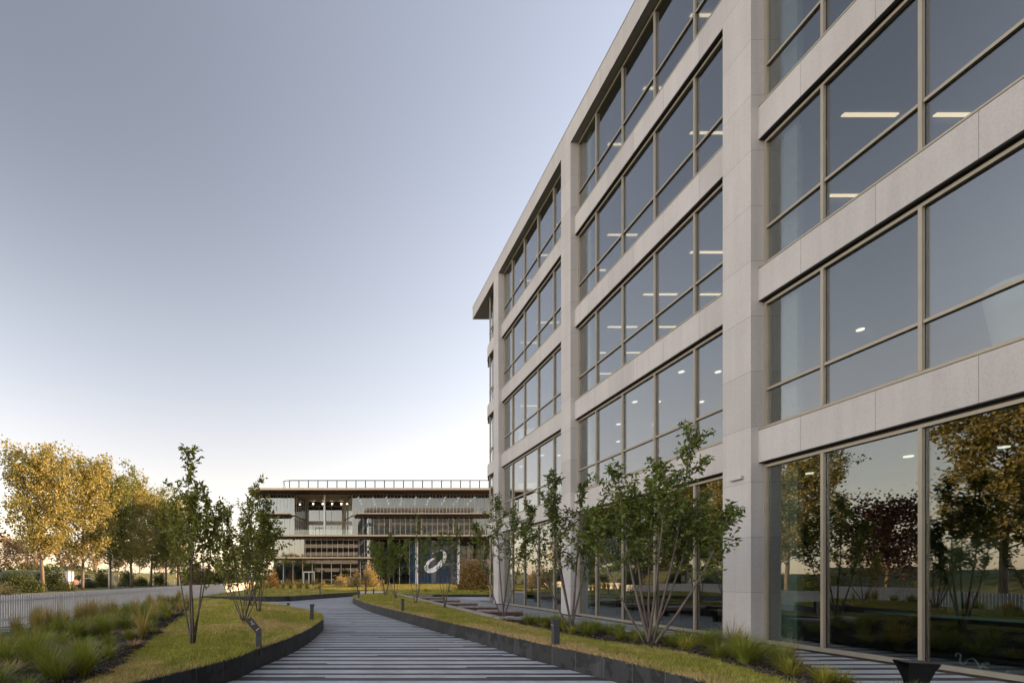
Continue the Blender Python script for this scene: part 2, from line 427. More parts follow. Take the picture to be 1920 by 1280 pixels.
def kerb_wall(name, line, width, z0, z1, mat, side):
    """kerb: a ribbon wall along a line; side=+1 puts its body on the left of travel"""
    P = np.array(line); T = np.gradient(P, axis=0); T /= np.linalg.norm(T, axis=1)[:, None]
    Nn = np.c_[-T[:, 1], T[:, 0]] * side
    Q = P + Nn * width
    s = np.r_[0, np.cumsum(np.hypot(*np.diff(P, axis=0).T))]
    n = len(P); bev = .012
    me = bpy.data.meshes.new(name)
    prof = [(P, z0), (P, z1 - bev), (P + Nn * bev, z1), (Q, z1), (Q, z0)]
    V = []; 
    for pp, z in prof: V += [(x, y, z) for x, y in pp]
    F = []; UV = []
    hs = [0, 1, 1.05, 1.3, 2.0]
    for k in range(4):
        for i in range(n - 1):
            a, b, c, d = k * n + i, k * n + i + 1, (k + 1) * n + i + 1, (k + 1) * n + i
            F.append((a, b, c, d)); UV += [(s[i], hs[k]), (s[i + 1], hs[k]), (s[i + 1], hs[k + 1]), (s[i], hs[k + 1])]
    for e in (0, n - 1):
        F.append(tuple(k * n + e for k in range(5))); UV += [(s[e], h) for h in hs]
    me.from_pydata(V, [], F); uv = me.uv_layers.new(name='UVMap')
    for i, t in enumerate(UV): uv.data[i].uv = t
    me.materials.append(MATS[mat])
    bm = bmesh.new(); bm.from_mesh(me); bmesh.ops.recalc_face_normals(bm, faces=bm.faces); bm.to_mesh(me); bm.free()
    me.update(); o = bpy.data.objects.new(name, me); COL.objects.link(o); return structure(o)

# ------------------------------------------------------------------ leaves and blades (numpy)
def leaf_cloud(C, D, size, aspect=.5, rs=None, fold=.25):
    """C (n,3) attachment points, D (n,3) leaf directions; returns V,F of two-triangle folded leaves"""
    n = len(C); D = D / (np.linalg.norm(D, axis=1)[:, None] + 1e-9)
    r = rs.normal(size=(n, 3)); S = np.cross(D, r); S /= (np.linalg.norm(S, axis=1)[:, None] + 1e-9)
    U = np.cross(S, D)
    Ln = size * rs.uniform(.65, 1.25, n)[:, None]; W = Ln * aspect * .5
    b = C; tip = C + D * Ln - U * Ln * .12
    mid = C + D * Ln * .45 + U * Ln * fold * .3
    l = mid + S * W + U * Ln * fold * .25; r2 = mid - S * W + U * Ln * fold * .25
    V = np.stack([b, l, tip, r2], 1).reshape(-1, 3)
    F = np.stack([np.array([[0, 1, 2], [0, 2, 3]]) + 4 * i for i in range(n)], 0).reshape(-1, 3) if n < 1 else \
        (np.array([[0, 1, 2], [0, 2, 3]])[None] + 4 * np.arange(n)[:, None, None]).reshape(-1, 3)
    return V, F

def polyline(p0, p1, n, wob, rs, bend=1.0):
    p0, p1 = np.array(p0, float), np.array(p1, float); t = np.linspace(0, 1, n)[:, None]
    P = p0 + (p1 - p0) * t
    P += np.cumsum(rs.normal(size=(n, 3)) * wob, 0) * np.sqrt(t)
    return P

def make_multistem(seed, h, stems, spread, leaves, lsize, mat, bare=.34, lean=(0, 0), tops=None, stem_r=.021, dens=1.0, tw=.78):
    """slim cherry grown as several stems from one foot; returns (trunk MB, leaf V, leaf F)"""
    rs = np.random.RandomState(seed); mb = MB(); C = []; D = []
    per = leaves / stems
    for s in range(stems):
        az = 2 * math.pi * (s + rs.uniform(-.25, .25)) / stems
        hh = h * (1 if s == 0 else rs.uniform(.70, .93)); sp = spread * (rs.uniform(.10, .35) if s == 0 else rs.uniform(.6, 1.1))
        if tops is not None and s < len(tops): dx, dy, hh = tops[s]
        else: dx, dy = math.cos(az) * sp + lean[0] * hh / h, math.sin(az) * sp + lean[1] * hh / h
        n = 13; t = np.linspace(0, 1, n)
        k = 1 - (1 - t) ** 1.5
        P = np.c_[dx * k, dy * k, hh * t] + np.cumsum(rs.normal(size=(n, 3)) * .014, 0) * t[:, None]
        P[:, :2] += np.array([math.cos(az), math.sin(az)]) * .035
        P[0, 2] = -.06
        rad = stem_r * rs.uniform(.8, 1.2) * (1 - .82 * t) + .0015
        mb.tube(P, list(rad), 6)
        # twigs
        nt = int(11 + 5 * dens)
        for q in range(nt):
            tq = bare + (1 - bare) * (q + rs.uniform(0, 1)) / nt
            tq = min(tq, .985); i = tq * (n - 1); i0 = int(i); f = i - i0
            p = P[i0] * (1 - f) + P[min(i0 + 1, n - 1)] * f
            a2 = rs.uniform(0, 2 * math.pi)
            ln = h * (.055 + .17 * (1 - abs(tq - .62) / .45)) * rs.uniform(.6, 1.15)
            ln = max(ln * tw, h * .035)
            up = rs.uniform(.7, 2.0)
            dirv = np.array([math.cos(a2), math.sin(a2), up]); dirv /= np.linalg.norm(dirv)
            dirv[:2] += np.array([dx, dy]) * .12
            TP = polyline(p, p + dirv * ln, 5, .012, rs)
            mb.tube(TP, list(np.linspace(.0055, .0016, 5)), 4, cap=False)
            # leaves on twig
            nl = max(4, int(per / nt * rs.uniform(.6, 1.4) * (0.55 if tq < bare + .12 else 1)))
            tt = rs.uniform(.15, 1.05, nl)[:, None]
            c = TP[0] + (TP[-1] - TP[0]) * tt + rs.normal(size=(nl, 3)) * .035
            rad_d = rs.normal(size=(nl, 3)) * .8; rad_d[:, 2] -= .45
            rad_d += dirv * .35
            C.append(c); D.append(rad_d)
        # leader leaves
        nl = int(per * .12); tt = rs.uniform(.72, 1.0, nl)
        c = np.c_[np.interp(tt, t, P[:, 0]), np.interp(tt, t, P[:, 1]), np.interp(tt, t, P[:, 2])] + rs.normal(size=(nl, 3)) * .03
        dd = rs.normal(size=(nl, 3)); dd[:, 2] -= .3; C.append(c); D.append(dd)
    V, F = leaf_cloud(np.concatenate(C), np.concatenate(D), lsize, .46, rs)
    return mb, V, F
def multistem(loc, label, rz=0.0, mat='leaf_cherry', group='young multi-stemmed cherry trees', **kw):
    mb, V, F = make_multistem(mat=mat, **kw)
    t = thing('multistem_tree', loc, label, 'tree', group, rz)
    mb.build('trunk', 'bark_cherry', t, smooth=True); np_mesh('crown', V, F, mat, t)
    return t

def make_broadleaf(seed, H, rad, base, leaves, lsize, nbr=34, trunk_r=.26, up=1.0, clump=.85, taper=.8, fork=False):
    rs = np.random.RandomState(seed); mb = MB()
    tp = polyline((0, 0, -.3), (rs.normal() * .4, rs.normal() * .4, H * .93), 12, .05, rs)
    mb.tube(tp, list(np.linspace(trunk_r, .03, 12)), 8)
    C = []; D = []; cl = []
    for b in range(nbr):
        u = (b + rs.uniform(0, 1)) / nbr
        z = H * (base + (.94 - base) * u ** .9)
        i = np.clip(z / (H * .93), 0, 1) * 11; i0 = min(int(i), 10); f = i - i0
        p = tp[i0] * (1 - f) + tp[i0 + 1] * f
        az = b * 2.39996 + rs.uniform(-.5, .5)
        prof = (math.sin(math.pi * min(1, .18 + .82 * (1 - u)) ** taper)) if u > .35 else .72 + .28 * u / .35
        ln = rad * max(.22, prof) * rs.uniform(.7, 1.15)
        e = np.array([math.cos(az) * ln, math.sin(az) * ln, ln * up * rs.uniform(.5, 1.0)])
        bp = polyline(p, p + e, 6, .05 * rad * .25, rs)
        mb.tube(bp, list(np.linspace(max(.02, trunk_r * .30 * (1 - .6 * u)), .012, 6)), 5, cap=False)
        for k in range(2, 6):
            for w in range(2):
                q = bp[k] + rs.normal(size=3) * ln * .16
                q[2] += abs(rs.normal()) * .3
                if w == 0: mb.tube([bp[k - 1], (bp[k - 1] + q) / 2 + rs.normal(size=3) * .05, q], [.018, .012, .006], 4, cap=False)
                cl.append(q)
    for k in range(9):   # feathery leaders at the top
        q = tp[-1] + np.array([rs.normal() * rad * .16, rs.normal() * rad * .16, rs.uniform(-.10, .07) * H]); cl.append(q)
    cl = np.array(cl); per = max(3, int(leaves / len(cl)))
    for q in cl:
        n = int(per * rs.uniform(.35, 1.6)); s = clump * rs.uniform(.5, 1.15)
        off = rs.normal(size=(n, 3)) * s * .5; off[:, 2] *= 1.1
        C.append(q + off); d = rs.normal(size=(n, 3)); d[:, 2] -= .2; D.append(d)
    V, F = leaf_cloud(np.concatenate(C), np.concatenate(D), lsize, .85, rs)
    return mb, V, F
def broadleaf(name, loc, label, mat, barkm, cat='tree', group=None, rz=0.0, **kw):
    mb, V, F = make_broadleaf(**kw)
    t = thing(name, loc, label, cat, group, rz)
    mb.build('trunk', barkm, t, smooth=True); np_mesh('crown', V, F, mat, t)
    return t

def make_shrub(seed, rx, rz_, leaves, lsize, stems=7):
    rs = np.random.RandomState(seed); mb = MB(); C = []; D = []
    ncl = 26
    for s in range(ncl):
        d = rs.normal(size=3); d[2] = abs(d[2]) * 1.1; d /= np.linalg.norm(d); r = rs.uniform(.35, 1.0)
        q = np.array([d[0] * rx * r, d[1] * rx * r, .12 + d[2] * rz_ * r])
        if s < stems * 2: mb.tube(polyline((rs.normal() * .05, rs.normal() * .05, -.05), q, 5, .02, rs), list(np.linspace(.02, .005, 5)), 4, cap=False)
        n = int(leaves / ncl * rs.uniform(.5, 1.5)); off = rs.normal(size=(n, 3)) * np.array([rx, rx, rz_]) * .19
        c = q + off; c[:, 2] = np.abs(c[:, 2]); C.append(c); dd = rs.normal(size=(n, 3)); dd[:, 2] += .2; D.append(dd)
    V, F = leaf_cloud(np.concatenate(C), np.concatenate(D), lsize, .6, rs)
    return mb, V, F
def shrub(loc, label, mat, group=None, name='shrub', rz=0.0, **kw):
    mb, V, F = make_shrub(**kw); t = thing(name, loc, label, 'shrub', group, rz)
    mb.build('stem', 'bark_poplar', t, smooth=True); np_mesh('foliage', V, F, mat, t); return t

def make_blades(seed, n, h, spread, w=.007, droop=.7, jitter=.05, seg=4):
    rs = np.random.RandomState(seed)
    az = rs.uniform(0, 2 * np.pi, n); hh = h * rs.uniform(.5, 1.1, n); sp = spread * rs.uniform(.15, 1.1, n)
    base = np.c_[np.cos(az), np.sin(az)] * (jitter * np.sqrt(rs.uniform(0, 1, n)))[:, None]
    t = np.linspace(0, 1, seg + 1)
    side = np.c_[-np.sin(az), np.cos(az)]
    V = []
    for k, tk in enumerate(t):
        r = sp * tk ** 1.6; z = hh * (tk - droop * .45 * tk ** 3 * (sp / (spread + 1e-6)))
        c = np.c_[base[:, 0] + np.cos(az) * r, base[:, 1] + np.sin(az) * r, z - .02 * (k == 0)]
        wk = w * (1 - tk) ** .7 + .0008
        V.append(np.c_[c[:, :2] + side * wk, c[:, 2]]); V.append(np.c_[c[:, :2] - side * wk, c[:, 2]])
    V = np.stack(V, 1).reshape(-1, 3); m = 2 * (seg + 1)
    q = np.array([[2 * k, 2 * k + 1, 2 * k + 3, 2 * k + 2] for k in range(seg)])
    F = (q[None] + m * np.arange(n)[:, None, None]).reshape(-1, 4)
    return V, F
# ------------------------------------------------------------------ MAIN OFFICE BUILDING
XF, XB, XW, XG = 10.11, 10.29, 10.42, 10.475
Y0, BAY, CW = 11.61, 8.69, .83
BT = [5.13 + 3.87 * k for k in range(4)]; BB = [b - .76 for b in BT]
ZR0, ZR1 = 19.86, 20.68
OPEN = BAY - CW
office = thing('office_building', (XF, 0, 0), 'large five storey pale stone office building with wide bronze framed windows beside the lawn', 'building')
def off(o):   # keep world coordinates under the building's empty
    o.location = (o.location.x - XF, o.location.y, o.location.z); return o
cb = MB().box(XF, 10.78, 0, CW, .05, ZR0).box(XF + .03, 10.76, .03, CW - .03, -.05, .05, 1)
col0 = off(cb.build('column', ['stone_column', 'black_steel'], office))
beam_mb = MB().box(XB, 10.80, 0, OPEN, 0, .76).box(XB + .015, XW - .01, .005, OPEN - .005, -.018, 0, 1)
beam0 = off(beam_mb.build('beam', ['stone_beam', 'black_steel'], office))
def win_frame(H, transom, bottom):
    f = MB(); mull = [1.38 + 1.7 * k for k in range(4)]
    edges = [0.0, OPEN]
    z0 = bottom
    f.box(XW, XG + .06, 0, .065, z0, H - .05); f.box(XW - .02, XW, 0, .03, z0, H - .05)          # jambs, stepped
    f.box(XW, XG + .06, OPEN - .065, OPEN, z0, H - .05)
    if transom is None: f.box(XW - .03, XG + .06, .065, OPEN - .065, z0, z0 + .085)
    else:
        f.box(XB - .004, XW - .022, .004, OPEN - .004, .012, .052)                                 # sill profile
        f.box(XW, XG + .06, .065, OPEN - .065, z0, z0 + .06)
    f.box(XW - .01, XG + .06, .065, OPEN - .065, H - .13, H - .065)
    f.box(XW + .0, XG + .05, .004, OPEN - .004, H - .05, H - .021, 1)
    for y in mull:
        yy = OPEN - y
        f.box(XW - .012, XG - .012, yy - .030, yy + .030, z0 + .0851 if transom is None else z0 + .0601, H - .131)
        f.box(XG - .012, XG + .07, yy - .026, yy + .026, z0 + .0851 if transom is None else z0 + .0601, H - .131, 1)
    ys = [.065] + sorted(OPEN - y for y in mull) + [OPEN - .065]
    p = MB()
    for a, b in zip(ys[:-1], ys[1:]):
        a2, b2 = a + (.034 if a > .1 else 0), b - (.034 if b < OPEN - .1 else 0)
        if transom is None:
            p.box(XG, XG + .012, a2, b2, z0 + .085, H - .13)
            f.box(XG - .02, XG - .001, a2, a2 + .02, z0 + .085, H - .13, 1)
        else:
            f.box(XW + .004, XG + .05, a2, b2, transom - .03, transom + .03)
            p.box(XG, XG + .012, a2, b2, z0 + .06, transom - .03); p.box(XG, XG + .012, a2, b2, transom + .03, H - .13)
    return f, p
fu, pu = win_frame(3.12, .97, .055)
fg, pg = win_frame(4.37, None, .045)
def window_part(f, p, g):
    w = bpy.data.objects.new('window', None); COL.objects.link(w); w.parent = office
    a = f.build('frame', ['bronze', 'dark_metal'], w)
    b = p.build('pane', g, w)
    for o in (a, b): o.location.x = -XF
    return w
wu = window_part(fu, pu, 'office_glass'); wg = window_part(fg, pg, 'ground_glass')
first = [True, True, True, True]
def put(proto, k, y, z):
    o = proto if first[k] else copy_part(proto, office)
    first[k] = False
    o.location = (o.location.x, y, z) if k < 2 else (0, y, z)
    return o
for i in range(-2, 3):
    yc = Y0 + BAY * i
    put(col0, 0, yc, 0)
    if i < 2:
        ys = yc + CW
        for b in BB: put(beam0, 1, ys, b)
        put(wg, 3, ys, 0)
        for t in BT: put(wu, 2, ys, t)
YE = Y0 + BAY * 2 + CW          # far edge of the last column
# roof slab with parapet and the overhang past the rounded corner
rf = MB().box(XF, 40, -6.2, 34.2, ZR0, ZR1)
roof = off(rf.build('roof', 'stone_roof', office))
off(MB().box(XF - .012, 40.0, -6.21, 34.21, ZR1, ZR1 + .03).build('roof_capping', 'bronze', office))
# rounded corner: curved beams, glass and mullions
def arc_poly(r_out, r_in, x_out, x_in, y_start, cx, cy, xend, n=14):
    o = [(x_out, y_start), (x_out, cy)] + [(cx - r_out * math.cos(a), cy + r_out * math.sin(a)) for a in [math.pi / 2 * k / n for k in range(1, n + 1)]] + [(xend, cy + r_out)]
    i = [(x_in, y_start), (x_in, cy)] + [(cx - r_in * math.cos(a), cy + r_in * math.sin(a)) for a in [math.pi / 2 * k / n for k in range(1, n + 1)]] + [(xend, cy + r_in)]
    return o, i
RC = 2.9; ccx, ccy = XB + RC, 31.1
def curved(name, mat, x_out, thick, z0, z1, xend=40):
    ro = ccx - x_out; o, i = arc_poly(ro, ro - thick, x_out, x_out + thick, YE, ccx, ccy, xend)
    m = MB(); n = len(o)
    for k in range(n - 1):
        m.prism([o[k], i[k], i[k + 1], o[k + 1]], z0, z1)
    ob = off(m.build(name, mat, office)); return ob
for b in BB: curved('curved_beam', 'stone_side', XB, .45, b, b + .76)
zs = [(0.05, BB[0])] + [(BT[k], BB[k + 1]) for k in range(3)] + [(BT[3], ZR0)]
for k, (a, b) in enumerate(zs):
    w = bpy.data.objects.new('corner_window', None); COL.objects.link(w); w.parent = office
    def sub(name, mat, x_out, th, z0, z1):
        o = curved(name, mat, x_out, th, z0, z1); o.parent = w; return o
    sub('pane', 'office_glass', XG + .05, .012, a + .06, b - .06)
    fr = MB()
    ro = ccx - XW
    for an in (8, 36, 64, 90):
        x, y = ccx - ro * math.cos(R(an)), ccy + ro * math.sin(R(an))
        fr.box(x - .035, x + .035, y - .035, y + .035, a, b - .02)
    for x in np.arange(15.0, 40, 1.74): fr.box(x - .035, x + .035, ccy + ro - .05, ccy + ro + .03, a, b - .02)
    if k: 
        o, i = arc_poly(ro + .012, ro - .06, XW - .012, XW + .06, YE, ccx, ccy, 40)
        for q in range(len(o) - 1): fr.prism([o[q], i[q], i[q + 1], o[q + 1]], a + .94, a + 1.0)
    fo = off(fr.build('frame', 'bronze', w))
for x in (16.4, 25.1, 33.8): off(MB().box(x, x + CW, 33.5, 34.18, .05, ZR0).build('column', 'stone_column', office))
# interior: slabs, back wall, end wall
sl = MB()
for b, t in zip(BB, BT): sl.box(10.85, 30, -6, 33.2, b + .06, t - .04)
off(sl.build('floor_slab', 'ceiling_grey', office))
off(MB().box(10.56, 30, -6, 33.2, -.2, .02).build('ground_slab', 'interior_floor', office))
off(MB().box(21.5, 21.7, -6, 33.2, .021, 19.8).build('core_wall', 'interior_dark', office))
off(MB().box(10.85, 40, -6.3, -6.05, -.2, ZR0 - .01).build('end_wall', 'stone_side', office))
off(MB().box(39.7, 40, -6.0, 33.4, -.2, ZR0 - .01).build('back_wall', 'stone_side', office))
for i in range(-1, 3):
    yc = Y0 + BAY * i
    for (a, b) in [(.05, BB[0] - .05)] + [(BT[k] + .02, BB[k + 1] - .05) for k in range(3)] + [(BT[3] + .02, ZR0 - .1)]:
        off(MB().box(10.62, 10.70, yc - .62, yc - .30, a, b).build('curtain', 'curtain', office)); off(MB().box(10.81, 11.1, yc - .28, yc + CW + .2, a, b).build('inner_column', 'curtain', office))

# added unseen wing behind the rounded corner, sized to shade the lawns
wing = MB().box(24, 46, 36.6, 57.0, 0, 12.6)
off(wing.build('added_shade_wing', 'stone_side', office))
wb = MB()
for k in range(3):
    z0 = .4 if k == 0 else 5.13 + 3.87 * (k - 1); z1 = 4.37 if k == 0 else z0 + 2.9
    for q in range(5):
        y = 37.0 + q * 3.9; wb.box(23.97, 24.1, y, y + 3.1, z0, z1)
    for q in range(5):
        x = 25 + q * 4.2; wb.box(x, x + 3.4, 56.9, 57.03, z0, z1)
off(wb.build('added_wing_window', 'annex_glass', office))
# ceiling lamps: slim warm bars on the office floors, discs on the first floor and ground floor
rs = random.Random(11)
lampn = 0
def bar(x, y, z, ln, mat='lamp_warm'):
    global lampn
    lampn += 1
    m = MB().box(x, x + ln, y - .04, y + .04, z - .03, z)
    return off(m.build('ceiling_lamp', mat, office))
def disc(x, y, z, r=.085):
    global lampn
    lampn += 1
    m = MB(); m.prism([(x + r * math.cos(a), y + r * math.sin(a)) for a in [k * math.pi / 6 for k in range(12)]], z - .03, z)
    return off(m.build('ceiling_lamp', 'lamp_white', office))
CZ = [BB[0] + .055] + [b + .055 for b in BB[1:]] + [ZR0 - .02]
for lv in (2, 3, 4):
    for q in range(-2, 9):
        for x in (11.7, 13.8):
            if q > 0 and rs.random() < .18: continue
            bar(x, 11.03 + 2.33 * q, CZ[lv], 1.24)
for q in range(8):
    for x in (11.5, 12.55, 14.2):
        if q == 0 and x != 12.55: continue
        if rs.random() < .85: disc(x + rs.uniform(-.1, .1), 10.36 + 2.67 * q, CZ[1])
for (x, y) in ((13.4, 11.2), (12.9, 13.0), (14.5, 10.4), (12.6, 16.6), (13.6, 18.6), (12.6, 20.0), (12.4, 14.8)): disc(x, y, CZ[0], .085)
t = thing('white_pot', (11.55, 8.0, BT[0] - .02), 'large white cone shaped pot behind the first floor glass at the right edge', 'pot')
m = MB(); m.tube([(0, 0, .021), (0, 0, .08), (0, 0, 1.32), (0, 0, 1.38)], [.27, .30, .47, .45], 28); m.build('vessel', 'interior_white', t, True)
m = MB(); m.tube([(0, 0, 1.3801), (0, 0, 1.39)], [.44, .43], 28); m.build('rim', 'white_paint', t)

# ---- things standing inside the ground floor, seen through the glass
t = thing('counter', (13.0, 0, .02), 'long dark reception counter with pale green top behind the ground floor glass', 'counter')
MB().box(0, .7, 3.0, 11.6, .06, .74).build('front_panel', 'counter_dark', t)
MB().box(-.08, .8, 2.9, 11.7, .7401, .80).build('counter_top', 'counter_top', t)
def screen(x, y, z, w, h, label, rz=0):
    s = thing('monitor', (x, y, z), label, 'monitor', 'monitors on the reception counter', rz)
    MB().box(-w / 2, w / 2, -.015, .015, .14, .14 + h).build('screen', 'counter_dark', s)
    MB().box(-w / 2 - .015, -w / 2 + .0, -.014, .014, .125, .155 + h).box(w / 2, w / 2 + .015, -.014, .014, .125, .155 + h).box(-w / 2, w / 2, -.014, .014, .1401 + h, .155 + h).build('bezel', 'interior_white', s)
    MB().box(-.03, .03, -.01, .03, .01, .138).box(-.12, .12, -.08, .08, 0, .0099).build('stand', 'black_steel', s)
screen(13.35, 10.1, .82, .34, .36, 'white framed monitor on the counter beside the pale green panel')
screen(13.4, 8.6, .82, .46, .30, 'wider monitor at the near end of the counter', .2)
t = thing('partition_panel', (15.2, 11.9, .02), 'pale green upright partition panel behind the reception counter', 'partition')
MB().box(0, 1.35, 0, .09, 0, 2.55).build('panel', 'green_panel', t); MB().box(-.06, 1.41, -.1, .19, -.0, .03).box(-.06, -.001, .0, .09, .0301, 2.55).build('panel_foot', 'dark_metal', t)
def wire(pts, loc, label):
    t = tag(MB().tube(smooth_line3(pts), .022, 6).build('wire_sculpture', 'white_paint', None, True), label, 'sculpture'); t.location = loc; t.scale = (.6, .62, .42); t.rotation_euler = (0, 0, R(-35))
def smooth_line3(pts, n=8):
    a = smooth_line([(p[0], p[1]) for p in pts], n); b = smooth_line([(p[2], 0) for p in pts], n)
    return [(q[0], q[1], w[0]) for q, w in zip(a, b)]
wire([(0, 1.5, .30), (0, 1.42, .46), (0, 1.2, .42), (0, 1.22, .12), (0, 1.0, .05), (0, .75, .32), (0, .45, .40), (0, .2, .22), (0, .1, .03), (0, 0, .30), (0, -.25, .40), (0, -.3, .36), (0, -.05, .24), (0, -.7, .05), (0, -1.1, .16), (0, -1.2, .3)],
     (11.0, 8.15, .03), 'white looping wire form lying on the floor behind the near ground floor glass')
def table(x, y, label, rz=0):
    t = thing('dining_table', (x, y, .02), label, 'table', 'dark tables inside the ground floor', rz)
    MB().box(-.4, .4, -.9, .9, .71, .75).build('table_top', 'timber_dark', t)
    for sx in (-.34, .34):
        for sy in (-.8, .8): MB().box(sx - .025, sx + .025, sy - .025, sy + .025, 0, .709).build('leg', 'black_steel', t)
table(12.2, 13.9, 'dark long table inside the ground floor beside the near stone column')
table(12.3, 16.6, 'dark long table inside the ground floor, behind the largest tree')
table(12.2, 19.2, 'dark long table inside the ground floor next to the second stone column')
table(12.3, 25.0, 'dark long table inside the ground floor near the farthest stone column')
# ------------------------------------------------------------------ GROUND, PATH, LAWNS
G = 900
def flat(name, x0, x1, y0, y1, z, mat, n=1):
    return structure(MB().quad((x0, y0, z), (x1, y0, z), (x1, y1, z), (x0, y1, z)).build(name, mat))
flat('ground', -G, G, -G, G, -.03, 'meadow')
flat('path', -10.6, 10.40, -6, 62, 0.0, 'striped_paving')
flat('plaza', -14, 60, 62.002, 84.2, .0, 'concrete')
flat('courtyard', 10.42, 60, 34.6, 62, -.004, 'concrete')

KZ = .35
# right lawn ---------------------------------------------------------
r_kerb = [(4.75, 1.5), (4.62, 4.5), (4.40, 7.37), (4.28, 7.93), (4.14, 8.69), (3.92, 9.74), (3.67, 11.8), (3.18, 14.5), (2.45, 19.35), (1.9, 23.4), (1.55, 28.5), (1.5, 31.6), (1.85, 34.4), (2.9, 37.2), (4.3, 38.6), (5.0, 38.6)]
r_kerb = smooth_line(r_kerb, 8)
r_bed = smooth_line([(5.0, 14.35), (5.15, 11.8), (5.2, 10.5), (5.32, 9.6), (5.6, 9.0), (5.74, 8.46), (5.86, 8.0), (5.75, 6.9), (5.6, 6.2), (5.45, 5.4), (5.3, 3.5), (5.25, 1.5)], 5)
def rag(line, amp, seed):
    q = np.array(smooth_line(line, 3)); r_ = np.random.RandomState(seed); n = r_.normal(size=q.shape) * amp; n[0] = n[-1] = 0
    return [tuple(p) for p in q + n]
r_bed = rag(r_bed, .045, 5)
r_poly = r_kerb + [(5.02, 36), (5.02, 30), (5.02, 24), (5.02, 18)] + r_bed
def hb(P, poly, kerb, amp=.16, w=1.6):
    d = dist_line(P, poly, True); dk = dist_line(P, kerb)
    n = .025 * np.sin(P[:, 0] * 2.1 + 1.3) * np.sin(P[:, 1] * 1.3) 
    return KZ - .012 + amp * (1 - np.exp(-(d / w) ** 2)) + n * np.clip(d / .5, 0, 1)
RK = np.array(r_kerb)
def h_right(P): return hb(P, r_poly, r_kerb, .10, 1.4)
def dry_right(P):
    d = dist_line(P, r_kerb); return .95 * np.exp(-(d / .42) ** 2) * (P[:, 1] < 24) + .05
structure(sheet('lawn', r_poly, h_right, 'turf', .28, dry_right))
kerb_wall('kerb', r_kerb, .12, -.02, KZ, 'kerb_stone', -1)
# right planting bed, sloping from the lawn down to the paving by the facade
b_edge = smooth_line([(8.35, 14.2), (8.6, 12.5), (8.75, 11.0), (8.6, 9.3), (8.2, 8.2), (7.6, 7.0), (7.2, 5.5), (7.1, 3.5), (7.1, 1.5)], 5)
bed_poly = r_bed[:] + b_edge[::-1]
def h_bed(P):
    a = dist_line(P, r_bed); b = dist_line(P, b_edge); t = a / (a + b + 1e-6)
    return .34 * (1 - t) + .02 * t + .05 * np.sin(P[:, 0] * 7) * np.sin(P[:, 1] * 6) * np.minimum(1, np.minimum(a, b) * 4) + .03
structure(sheet('planting_bed', bed_poly, h_bed, 'soil', .16))
# left lawn -----------------------------------------------------------
l_kerb = [(-4.2, 1.0), (-3.3, 3.4), (-2.5, 5.4), (-1.58, 7.37), (-1.23, 8.7), (-.85, 10.1), (-.53, 11.8), (-.28, 13.95), (-.19, 15.4), (-.33, 16.9), (-.67, 18.3), (-1.15, 19.6), (-2.3, 22.5), (-3.8, 25.0), (-5.6, 27.4), (-7.4, 29.0), (-8.6, 29.4)]
l_kerb = smooth_line(l_kerb, 8)
l_bed = smooth_line([(-8.4, 28.2), (-7.2, 25.3), (-5.9, 20.3), (-4.9, 16.2), (-4.4, 13.6), (-3.85, 11.0), (-3.5, 9.2), (-3.1, 7.4), (-2.9, 5.6), (-3.6, 3.6), (-4.6, 1.4)], 5)
l_bed = rag(l_bed, .07, 6)
l_poly = l_kerb + l_bed
def h_left(P): return hb(P, l_poly, l_kerb, .20, 1.7)
def dry_left(P):
    d = dist_line(P, l_kerb); return .22 * np.exp(-(d / .35) ** 2) + .14
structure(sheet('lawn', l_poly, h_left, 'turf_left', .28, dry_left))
kerb_wall('kerb', l_kerb, .12, -.02, KZ, 'kerb_stone', 1)
lb_edge = smooth_line([(-9.3, 27.8), (-9.35, 24), (-9.3, 18.6), (-9.3, 16.1), (-9.15, 13.3), (-8.9, 10), (-8.7, 6), (-8.6, 1.4)], 5)
lbed_poly = l_bed + lb_edge[::-1]
def h_lbed(P):
    a = dist_line(P, l_bed); b = dist_line(P, lb_edge); t = a / (a + b + 1e-6)
    return .36 * (1 - t) + .03 * t + .05 * np.sin(P[:, 0] * 5) * np.sin(P[:, 1] * 4.3) * np.minimum(1, np.minimum(a, b) * 3) + .02
structure(sheet('planting_bed', lbed_poly, h_lbed, 'soil', .2))
# far lawn behind the crossing path -------------------------------------
f_kerb = smooth_line([(-8.8, 33.0), (-5.5, 32.8), (-3.0, 33.2), (-2.2, 34.5), (-.84, 37.2), (.75, 39.9), (2.1, 42.4), (2.8, 44.2), (2.4, 46.2), (1.0, 48.5), (-2, 51.5), (-5.5, 53.5), (-8.8, 54.5)], 8)
f_poly = f_kerb[:]
def h_far(P): return hb(P, f_poly, f_kerb, .18, 2.0)
structure(sheet('lawn', f_poly, h_far, 'turf', .6, lambda P: np.zeros(len(P))))
kerb_wall('kerb', f_kerb, .12, -.02, KZ, 'kerb_stone', 1)
# lawn in front of the far building that still gets the sun
p_poly = smooth_line([(6.5, 41.5), (12, 41), (19, 41), (20, 47), (20, 53), (12, 54.5), (7.2, 52), (5.2, 46.5)], 5, True)
structure(sheet('lawn', p_poly, lambda P: hb(P, p_poly, p_poly, .12, 2.) - .15, 'turf', .8, lambda P: np.zeros(len(P))))
kerb_wall('kerb', p_poly + p_poly[:1], .1, -.02, .21, 'kerb_stone', 1)
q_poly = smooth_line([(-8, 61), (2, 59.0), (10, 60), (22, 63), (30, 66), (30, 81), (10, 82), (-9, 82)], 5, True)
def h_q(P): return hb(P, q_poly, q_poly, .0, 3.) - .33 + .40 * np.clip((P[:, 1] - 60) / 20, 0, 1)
structure(sheet('lawn', q_poly, h_q, 'turf', .9, lambda P: np.zeros(len(P)) + .30))  # raised dry value puts the strip's sunlit yellow into the turf colour

